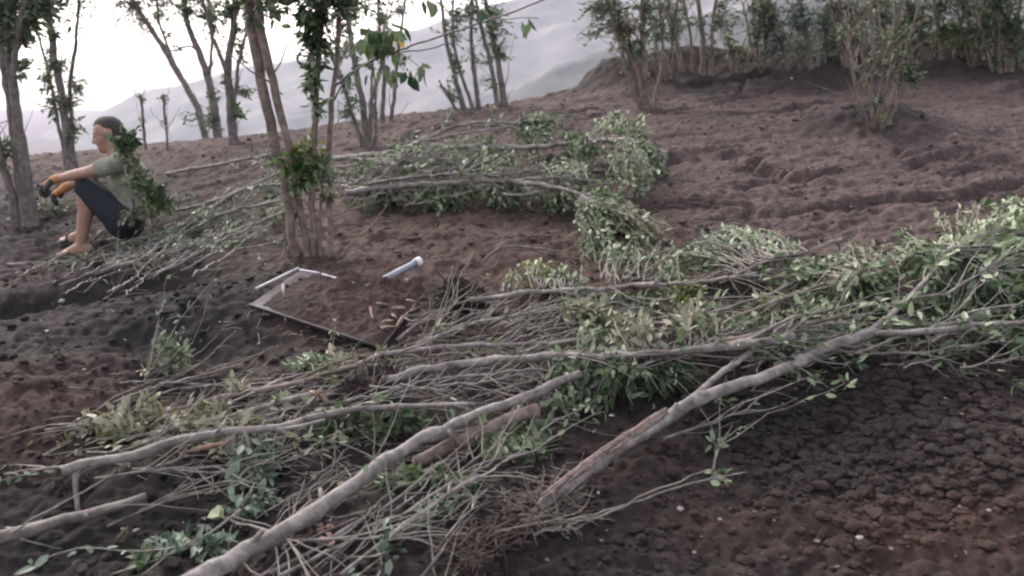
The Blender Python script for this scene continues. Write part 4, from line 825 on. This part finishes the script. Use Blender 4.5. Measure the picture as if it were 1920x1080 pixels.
tag(ch.build('wood_chip', M_RAW), 'torn orange bark scrap caught between stalks near the bottom edge', 'wood chips')

# ------------------------------------------------------------------ stones and scraps
M_STONE = plain('pale_stone', (.27, .26, .25), .8, 0, .25, 30); M_PAPER = plain('pale_scrap', (.62, .6, .58), .7, 0, .15)
def lump(name, u, v, rp, mat, label, cat, group=None, fl=.6):
    C_0 = at(u, v); r = px2m(rp, C_0[1])*.62; k = MB(); la, lo = 9, 12; vs = []; ax = rng.uniform(.7, 1.4)
    for i in range(la):
        for j in range(lo):
            a = math.pi*i/(la-1); b = 2*math.pi*j/lo; dd = np.array([math.sin(a)*math.cos(b)*ax, math.sin(a)*math.sin(b), math.cos(a)*fl]); vs.append(C_0+np.array([0, 0, r*.25])+dd*r*(1+rng.uniform(-.15, .15)))
    k.add(vs, [(i*lo+j, (i+1)*lo+j, (i+1)*lo+(j+1) % lo, i*lo+(j+1) % lo) for i in range(la-1) for j in range(lo)]); tag(k.build(name, mat, smooth=False), label, cat, group)
for u, v, r, lab in ((385, 538, 9, 'small white stone on the slope below the near tree'), (210, 606, 6, 'tiny white stone under the dark trench'), (118, 566, 13, 'pale stone at the lip of the dark trench'), (1275, 955, 13, 'pale stone lying right of the hairy roots'), (1612, 1010, 12, 'flat white stone on the lower right soil'), (1360, 898, 10, 'bluish pale stone by the small forked twig'), (345, 418, 7, 'pinkish pale stone behind the stalk bundle'), (1332, 260, 5, 'white speck of stone on the upper field'), (1790, 252, 5, 'small white stone right of the young tree'), (1484, 148, 5, 'white stone on the dark bank'), (90, 622, 8, 'dull pale stone left of the tiny white one'), (930, 440, 4, 'tiny pale stone behind the earthy root ball'), (680, 662, 8, 'pale square stone under the tip of the panel'), (1860, 875, 13, 'greyish rock low at the right edge'), (1850, 960, 14, 'brown grey rock among clods at the lower right')):
    lump('stone', u, v, r, M_STONE, lab, 'stone', 'loose stones on the soil')
for a, b_, lab, mat in (((550, 695), (585, 682), 'curled pale strip of dry leaf standing left of the root ball', 'pale'), ((395, 958), (410, 968), 'single pale bluish leaf at the end of a crooked twig', 'pale'), ((215, 1020), (238, 992), 'folded dry brown leaf near the bottom left', 'dry')):
    L_ = Leaves(); p, q = at(*a, .03), at(*b_, .06)
    for _ in range(2): L_.put(p+rng.normal(size=3)*.004, q-p, np.linalg.norm(q-p)*1.2)
    tag(L_.build('fallen_leaf', LF[mat], None, .5), lab, 'leaf')

# ------------------------------------------------------------------ clods and litter (uncountable)
def ico():
    g = (1+5**.5)/2; v = np.array([(-1,g,0),(1,g,0),(-1,-g,0),(1,-g,0),(0,-1,g),(0,1,g),(0,-1,-g),(0,1,-g),(g,0,-1),(g,0,1),(-g,0,-1),(-g,0,1)], float)
    f = [(0,11,5),(0,5,1),(0,1,7),(0,7,10),(0,10,11),(1,5,9),(5,11,4),(11,10,2),(10,7,6),(7,1,8),(3,9,4),(3,4,2),(3,2,6),(3,6,8),(3,8,9),(4,9,5),(2,4,11),(6,2,10),(8,6,7),(9,8,1)]
    v = v/np.linalg.norm(v[0]); v = list(v); cache = {}; nf = []
    def mid(a, b):
        k = (min(a, b), max(a, b))
        if k not in cache: m = v[a]+v[b]; v.append(m/np.linalg.norm(m)); cache[k] = len(v)-1
        return cache[k]
    for a, b, c in f: x, y, z = mid(a, b), mid(b, c), mid(c, a); nf += [(a, x, z), (b, y, x), (c, z, y), (x, y, z)]
    return np.array(v), np.array(nf)
IV, IF_ = ico()
N = 17000
yv = 2.1*np.exp(rng.uniform(0, math.log(11.5/2.1), N)); xv = rng.uniform(-.72, .72, N)*yv
sz = rng.lognormal(math.log(.0068), .6, N)
# heap of coarse clods on the right bank
uu = rng.normal(1690, 170, 5200); v2 = rng.normal(800, 75, 5200); rr_ = [at(a, b) for a, b in zip(uu, v2)]
xv = np.concatenate([xv, [p[0] for p in rr_]]); yv = np.concatenate([yv, [p[1] for p in rr_]]); sz = np.concatenate([sz, rng.lognormal(math.log(.0095), .6, 5200)])
keep = (vnoise(xv*2.2, yv*2.2, 77)+rng.uniform(-.3, .3, len(xv)) > .33) | (np.arange(len(xv)) >= N); xv, yv, sz = xv[keep], yv[keep], sz[keep]
zv = fine(xv, yv, coarse(xv, yv)); m_ = len(xv)
sz = np.minimum(sz, .026); sc = sz[:, None]*rng.uniform(.65, 1.3, (m_, 3)); sc[:, 2] *= .6
jit = 1+rng.uniform(-.2, .2, (m_, len(IV), 1)); ang = rng.uniform(0, 6.28, m_); ca, sa = np.cos(ang)[:, None], np.sin(ang)[:, None]
V = IV[None]*sc[:, None, :]*jit; V = np.stack([V[..., 0]*ca-V[..., 1]*sa, V[..., 0]*sa+V[..., 1]*ca, V[..., 2]], -1)+np.stack([xv, yv, zv+sz*.2], -1)[:, None, :]
cm = MB(); cm.add(V.reshape(-1, 3), None, (IF_[None]+(np.arange(m_)*len(IV))[:, None, None]).reshape(-1, 3))
co = cm.build('soil_clods', M_CLOD, smooth=False); tag(co, kind='stuff'); co['label'] = 'loose clods of brown soil over the field and bank'
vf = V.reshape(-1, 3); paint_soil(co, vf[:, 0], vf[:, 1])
ll = Leaves()
for _ in range(1300):
    if rng.random() < .6:
        u, v = [(1100, 560), (1200, 420), (500, 800), (700, 900), (1700, 620), (300, 460), (900, 380), (700, 640)][rng.integers(8)]; u += rng.normal()*140; v += rng.normal()*55
    else: u = rng.uniform(0, 1920); v = rng.uniform(300, 1080)
    if v < 290: continue
    p = at(u, v, .008); ll.put(p, rng.normal(size=3)*np.array([1, 1, .25]), rng.uniform(.012, .03))
tag(ll.build('leaf_litter', LF['dry'], None, .5, 1.2), kind='stuff')['label'] = 'dry leaf litter strewn on the soil'
tl = MB()
for _ in range(1500):
    u, v = [(1100, 600), (1150, 400), (450, 800), (700, 900), (1700, 640), (300, 460), (900, 380), (700, 660)][rng.integers(8)]; u += rng.normal()*150; v += rng.normal()*50
    if v < 300 or v > 1100: continue
    p = at(u, v, .008); d_ = rng.normal(size=3)*np.array([1, .6, .12])+np.array([.6, 0, 0]); L0 = rng.uniform(.05, .2); d_ /= np.linalg.norm(d_)
    q = p+d_*L0; q[2] = max(gz(q[0], q[1])+.008, q[2]); tl.tube([p, (p+q)/2+rng.normal(size=3)*.008+np.array([0, 0, .006]), q], [.002, .0012], 4, cap=False)
tag(tl.build('twig_litter', M_TWIG), kind='stuff')['label'] = 'small twig litter strewn on the soil'
# ------------------------------------------------------------------ the seated person
PY = 6.3
def W3(u, v, dy=0.0): return atd(u, v, PY+dy)
def blobmesh(name, chains, mat, parent, voxel=.009, smooth=6, extra=()):
    """chains of (point, radius) swept with overlapping balls, fused into one surface"""
    m = MB(); la, lo = 8, 12; base = []
    for i in range(1, la-1):
        for j in range(lo):
            a = math.pi*i/(la-1); b = 2*math.pi*j/lo; base.append((math.sin(a)*math.cos(b), math.sin(a)*math.sin(b), math.cos(a)))
    top = len(base); base += [(0, 0, 1), (0, 0, -1)]; base = np.array(base)
    q = [(i*lo+j, (i+1)*lo+j, (i+1)*lo+(j+1) % lo, i*lo+(j+1) % lo) for i in range(la-3) for j in range(lo)]
    t = [(top, j, (j+1) % lo) for j in range(lo)] + [(top+1, (la-3)*lo+(j+1) % lo, (la-3)*lo+j) for j in range(lo)]
    for ch in chains:
        for (p, r), (p2, r2) in zip(ch[:-1], ch[1:]):
            p, p2 = np.array(p), np.array(p2); k = max(2, int(np.linalg.norm(p2-p)/(min(r, r2)*.35))+1)
            for s_ in np.linspace(0, 1, k): m.add(p*(1-s_)+p2*s_+base*(r*(1-s_)+r2*s_), q, t)
    for c, rad in extra: m.add(np.array(c)+base*np.array(rad), q, t)
    o = m.build(name, mat, parent)
    r = o.modifiers.new('fuse', 'REMESH'); r.mode = 'VOXEL'; r.voxel_size = voxel; r.use_smooth_shade = True
    s2 = o.modifiers.new('soften', 'SMOOTH'); s2.factor = .5; s2.iterations = smooth
    dg = bpy.context.evaluated_depsgraph_get(); ev = o.evaluated_get(dg); me = bpy.data.meshes.new_from_object(ev)
    o.modifiers.clear(); o.data = me; 
    if not me.materials: me.materials.append(mat)
    return o
M_SKIN = plain('skin', (.30, .175, .13), .55, 0, .12, 20, .05); M_SHIRT = plain('shirt_cloth', (.19, .19, .145), .9, 0, .45, 16, .8); M_SHORTS = plain('shorts_cloth', (.008, .011, .018), .85, 0, .25, 20, .3)
M_HAIR = plain('hair', (.02, .015, .012), .7, 0, .3, 60, .6); M_GLOVE = plain('glove_cloth', (.34, .15, .05), .7, 0, .2, 40, .3); M_GRIP = plain('glove_palm', (.03, .025, .025), .7, 0, .2); M_EYE = plain('eye', (.03, .02, .015), .3, 0, .1); M_SANDAL = plain('sandal_rubber', (.03, .03, .035), .7, 0, .2); M_LIP = plain('lip', (.22, .09, .075), .5, 0, .1)
foot = W3(150, 478); person = thing('person', 'person squatting behind leafy cuttings at left, in dark shorts, pale shirt and orange work glove', 'person', (foot[0], foot[1], gz(foot[0], foot[1])))
# joints
hipN, hipF = W3(228, 412, -.08), W3(232, 410, .12); kneeN, kneeF = W3(158, 350, -.12), W3(172, 352, .17)
ankN, ankF = W3(152, 458, -.08), W3(150, 440, .2); toeN, toeF = W3(112, 476, -.12), W3(112, 450, .2); heelN = W3(166, 466, -.07); heelF = W3(164, 446, .2)
pel = W3(232, 405, .02); chest = W3(236, 335, .02); neck0 = W3(222, 296, .02); neck1 = W3(212, 277, .02); head = W3(202, 254, .02)
shN, shF = W3(226, 305, -.15), W3(222, 303, .19); elN, elF = W3(168, 322, -.2), W3(178, 325, .2); wrN, wrF = W3(104, 336, -.12), W3(122, 352, .1)
fx = np.array([-1., 0, 0]); fwd = np.array([-1, -.12, -.25]); fwd /= np.linalg.norm(fwd); upv = np.array([-.22, 0, 1.]); upv /= np.linalg.norm(upv); side = np.cross(fwd, upv); side /= np.linalg.norm(side)
def H(f, s_, u): return head+fwd*f+side*s_+upv*u
headchain = [[(H(-.025, 0, .03), .088), (H(.0, 0, .04), .086), (H(.015, 0, .0), .076)], [(H(.03, 0, -.02), .066), (H(.045, 0, -.055), .048), (H(.062, 0, -.088), .026)], [(H(-.02, 0, -.06), .06), (H(.03, 0, -.07), .044)],
 [(H(.085, 0, .018), .012), (H(.102, 0, -.008), .013), (H(.107, 0, -.022), .014)], [(H(.078, -.03, .032), .013), (H(.082, 0, .034), .013), (H(.078, .03, .032), .013)], [(H(.078, -.014, -.052), .011), (H(.084, 0, -.051), .012), (H(.078, .014, -.052), .011)],
 [(H(-.01, .078, .0), .012), (H(-.015, .084, .022), .013)], [(H(-.01, -.078, .0), .012), (H(-.015, -.084, .022), .013)], [(neck1, .054), (neck0, .06)]]
def hand(wr, d_, dn_, s_):
    """palm, four bent fingers of unequal length and a thumb; returns chains"""
    d_ = d_/np.linalg.norm(d_); dn_ = dn_-d_*dn_.dot(d_); dn_ /= np.linalg.norm(dn_); sd = np.cross(d_, dn_)*s_
    ch = [[(wr, .026), (wr+d_*.035+sd*.018, .019), (wr+d_*.085+sd*.03, .014)], [(wr, .026), (wr+d_*.04, .02), (wr+d_*.09, .015)], [(wr, .026), (wr+d_*.035-sd*.018, .019), (wr+d_*.082-sd*.028, .014)]]
    for off, ln, b in ((.032, .066, .5), (.011, .076, .62), (-.011, .072, .7), (-.031, .056, .8)):
        p0 = wr+d_*.088+sd*off; d1 = d_*math.cos(b)+dn_*math.sin(b); p1 = p0+d1*ln*.45; d2 = d_*math.cos(b*2)+dn_*math.sin(b*2); p2 = p1+d2*ln*.33; d3 = d_*math.cos(b*2.6)+dn_*math.sin(b*2.6); p3 = p2+d3*ln*.25
        ch.append([(p0, .0115), (p1, .0105), (p2, .0095), (p3, .008)])
    t0 = wr+d_*.03+sd*.03; t1 = t0+(d_*.55+sd*.6+dn_*.4)*.042; t2 = t1+(d_*.8+sd*.15+dn_*.5)*.034; ch.append([(t0, .016), (t1, .0125), (t2, .0095)])
    return ch
dnv = np.array([0, 0, -1.]); dN = np.array([-.8, -.1, -.45]); dF = np.array([-.8, -.2, -.5])
def footch(an, he, to, s_):
    d_ = to-he; L = np.linalg.norm(d_); d_ = d_/L; sd = np.array([0, 1., 0]); c = [[(an, .036), (he, .034), (he+d_*L*.5, .03), (he+d_*L*.8, .025)], [(an, .036), (he+d_*L*.45+np.array([0, 0, .02]), .03), (he+d_*L*.78, .024)]]
    for k, (o_, r, l_) in enumerate(((-.03, .0135, 1.), (-.012, .0105, 1.0), (.004, .010, .97), (.019, .0095, .93), (.032, .0088, .87))): c.append([(he+d_*L*.75+sd*o_*s_, r*1.5), (he+d_*L*l_+sd*o_*s_*1.1, r)])
    return c
bodych = headchain + [[(pel, .13), (W3(240, 370, .02), .12), (chest, .125), (W3(230, 310, .02), .10)], [(shN, .055), (neck0, .06), (shF, .055)],
 [(shN, .055), (elN, .042)], [(elN, .041), ((elN+wrN)/2, .038), (wrN, .026)], [(shF, .055), (elF, .042)], [(elF, .041), ((elF+wrF)/2, .038), (wrF, .026)],
 [(hipN, .092), (kneeN, .062)], [(kneeN, .06), (kneeN*.6+ankN*.4+np.array([.02, 0, 0]), .056), (ankN, .036)], [(hipF, .092), (kneeF, .062)], [(kneeF, .06), (kneeF*.6+ankF*.4+np.array([.02, 0, 0]), .056), (ankF, .036)]]
bodych += hand(wrN, dN, dnv, 1)+hand(wrF, dF, dnv, -1)+footch(ankN, heelN, toeN, 1)+footch(ankF, heelF, toeF, -1)
blobmesh('body', bodych, M_SKIN, person, .0075, 5)
blobmesh('shorts', [[(W3(234, 412, .02), .148), (W3(232, 398, .02), .14)], [(hipN, .115), (kneeN*.25+hipN*.75, .108), (kneeN*.8+hipN*.2, .088), (kneeN*.97+hipN*.03, .078)], [(hipF, .115), (kneeF*.8+hipF*.2, .088), (kneeF*.95+hipF*.05, .078)]], M_SHORTS, person, .011, 4)
blobmesh('shirt', [[(W3(240, 392, .02), .14), (W3(244, 360, .02), .14), (W3(240, 332, .02), .145), (W3(232, 312, .02), .112)], [(shN, .07), (neck0+np.array([0, 0, -.02]), .07), (shF, .07)], [(shN, .072), (shN*.35+elN*.65, .06)], [(shF, .072), (shF*.35+elF*.65, .06)]], M_SHIRT, person, .011, 4)
blobmesh('hair', [[(H(-.034, 0, .046), .087), (H(-.016, 0, .054), .084), (H(.006, 0, .062), .073)], [(H(-.052, 0, -.035), .066), (H(-.045, 0, .02), .081)]], M_HAIR, person, .009, 6)
for s_ in (-1, 1):
    blobmesh('eye', [[(H(.078, s_*.03, .014), .0125), (H(.079, s_*.03, .014), .0125)]], M_EYE, person, .004, 1)
def fat(chs, k): return [[(p, r+k) for p, r in c] for c in chs]
g = blobmesh('glove', fat([[(wrN-dN/np.linalg.norm(dN)*.045*0+(elN-wrN)*.16, .027), (wrN, .027)]]+hand(wrN, dN, dnv, 1)[:3], .006), M_GLOVE, person, .007, 3)
blobmesh('glove_fingers', fat(hand(wrN, dN, dnv, 1)[3:], .0075), M_GRIP, g, .006, 2)
g2 = blobmesh('glove', fat([[((elF-wrF)*.16+wrF, .027), (wrF, .027)]]+hand(wrF, dF, dnv, -1)[:3], .006), M_GLOVE, person, .007, 3)
blobmesh('glove_fingers', fat(hand(wrF, dF, dnv, -1)[3:], .0075), M_GRIP, g2, .006, 2)
blobmesh('sandal', [[(heelF-np.array([0, 0, .032]), .03), (toeF-np.array([0, 0, .03]), .028)], [(ankF*.4+toeF*.6+np.array([0, -.045, -.02]), .01), (ankF*.4+toeF*.6+np.array([0, 0, .028]), .01), (ankF*.4+toeF*.6+np.array([0, .045, -.02]), .01)]], M_SANDAL, person, .007, 2)
# leafy branch standing in front of the person's shoulder
def upright(label, stems, clumps, y, size=.05):
    b0 = at(*stems[0][0][0]); root = thing('leafy_cutting', label, 'leafy branch', b0, 'leafy cuttings by the person'); nodes = []
    for k_, (pts, a, b_) in enumerate(stems):
        P = np.array([b0 if i == 0 else atd(u, v, y) for i, (u, v) in enumerate(pts)]); Q = wob(P, .05, .006); m = MB(); m.tube(Q, [px2m(a, y)/2, px2m(b_, y)/2], 7, .08); m.build('stem', M_TWIG, root); nodes.append(Q)
    nodes = np.vstack(nodes); Wt = MB(); Ls = {}
    for u, v, rp, nt_, lm in clumps:
        r = px2m(rp, y); clump(Wt, Ls.setdefault(lm, Leaves()), nodes, atd(u, v, y), (r, r*.6, r), nt_, 9, size, False)
    Wt.build('twigs', M_TWIG, root)
    for lm, L_ in Ls.items(): L_.build('foliage', LF[lm], root)
upright('leafy cut branch held upright in front of the face and shoulder of the person', [([(262, 440), (250, 370), (240, 300), (232, 262)], 6, 4)], [(226, 272, 26, 40, 'dark'), (250, 265, 20, 26, 'dark'), (256, 298, 18, 9, 'olive'), (272, 335, 20, 12, 'grey'), (240, 310, 20, 7, 'grey'), (252, 345, 24, 9, 'grey'), (240, 300, 16, 6, 'olive')], 5.98, .045)
upright('green bushy cut branch standing beside the hip of the person', [([(285, 425), (280, 380), (268, 320)], 6, 3), ([(290, 425), (300, 370), (305, 345)], 5, 3), ([(262, 430), (248, 400), (240, 370)], 4, 3)], [(290, 372, 28, 40, 'bright'), (272, 350, 26, 30, 'grey'), (300, 360, 20, 18, 'dark'), (250, 395, 24, 9, 'grey'), (260, 330, 18, 12, 'grey'), (240, 412, 18, 5, 'olive'), (315, 385, 24, 24, 'grey'), (285, 400, 22, 20, 'olive')], 5.95, .045)
fallen('leafy_cutting', 'low tangle of leafy twigs lying by the feet of the person', 'leafy branch', [([(150, 490, .02), (200, 478, .04), (270, 450, .06), (330, 430, .08)], 6, 4)], [(200, 486, .03, 34, 16, 'olive', .4, 6), (250, 462, .04, 40, 22, 'grey', .5, 7), (320, 455, .04, 40, 20, 'teal', .5, 7), (370, 430, .05, 40, 16, 'grey', .5, 7), (440, 400, .05, 44, 16, 'grey', .5, 7), (160, 492, .02, 26, 8, 'olive', .4, 5)], 'grey', M_TWIG, None, 'leafy cuttings by the person', .042, 24)
fallen('leafy_cutting', 'dark tangle of twigs on the ground behind the person at left edge', 'leafy branch', [([(20, 410, .05), (70, 395, .08), (130, 380, .08)], 6, 4)], [(110, 390, .05, 26, 12, 'grey', .5, 6), (40, 400, .05, 34, 14, 'dark', .5, 6), (90, 375, .05, 20, 8, 'olive', .5, 5)], 'grey', M_TWIG, None, 'leafy cuttings by the person', .05, 20)
for o in bpy.data.objects:
    if '_o' in o.keys(): del o['_o']
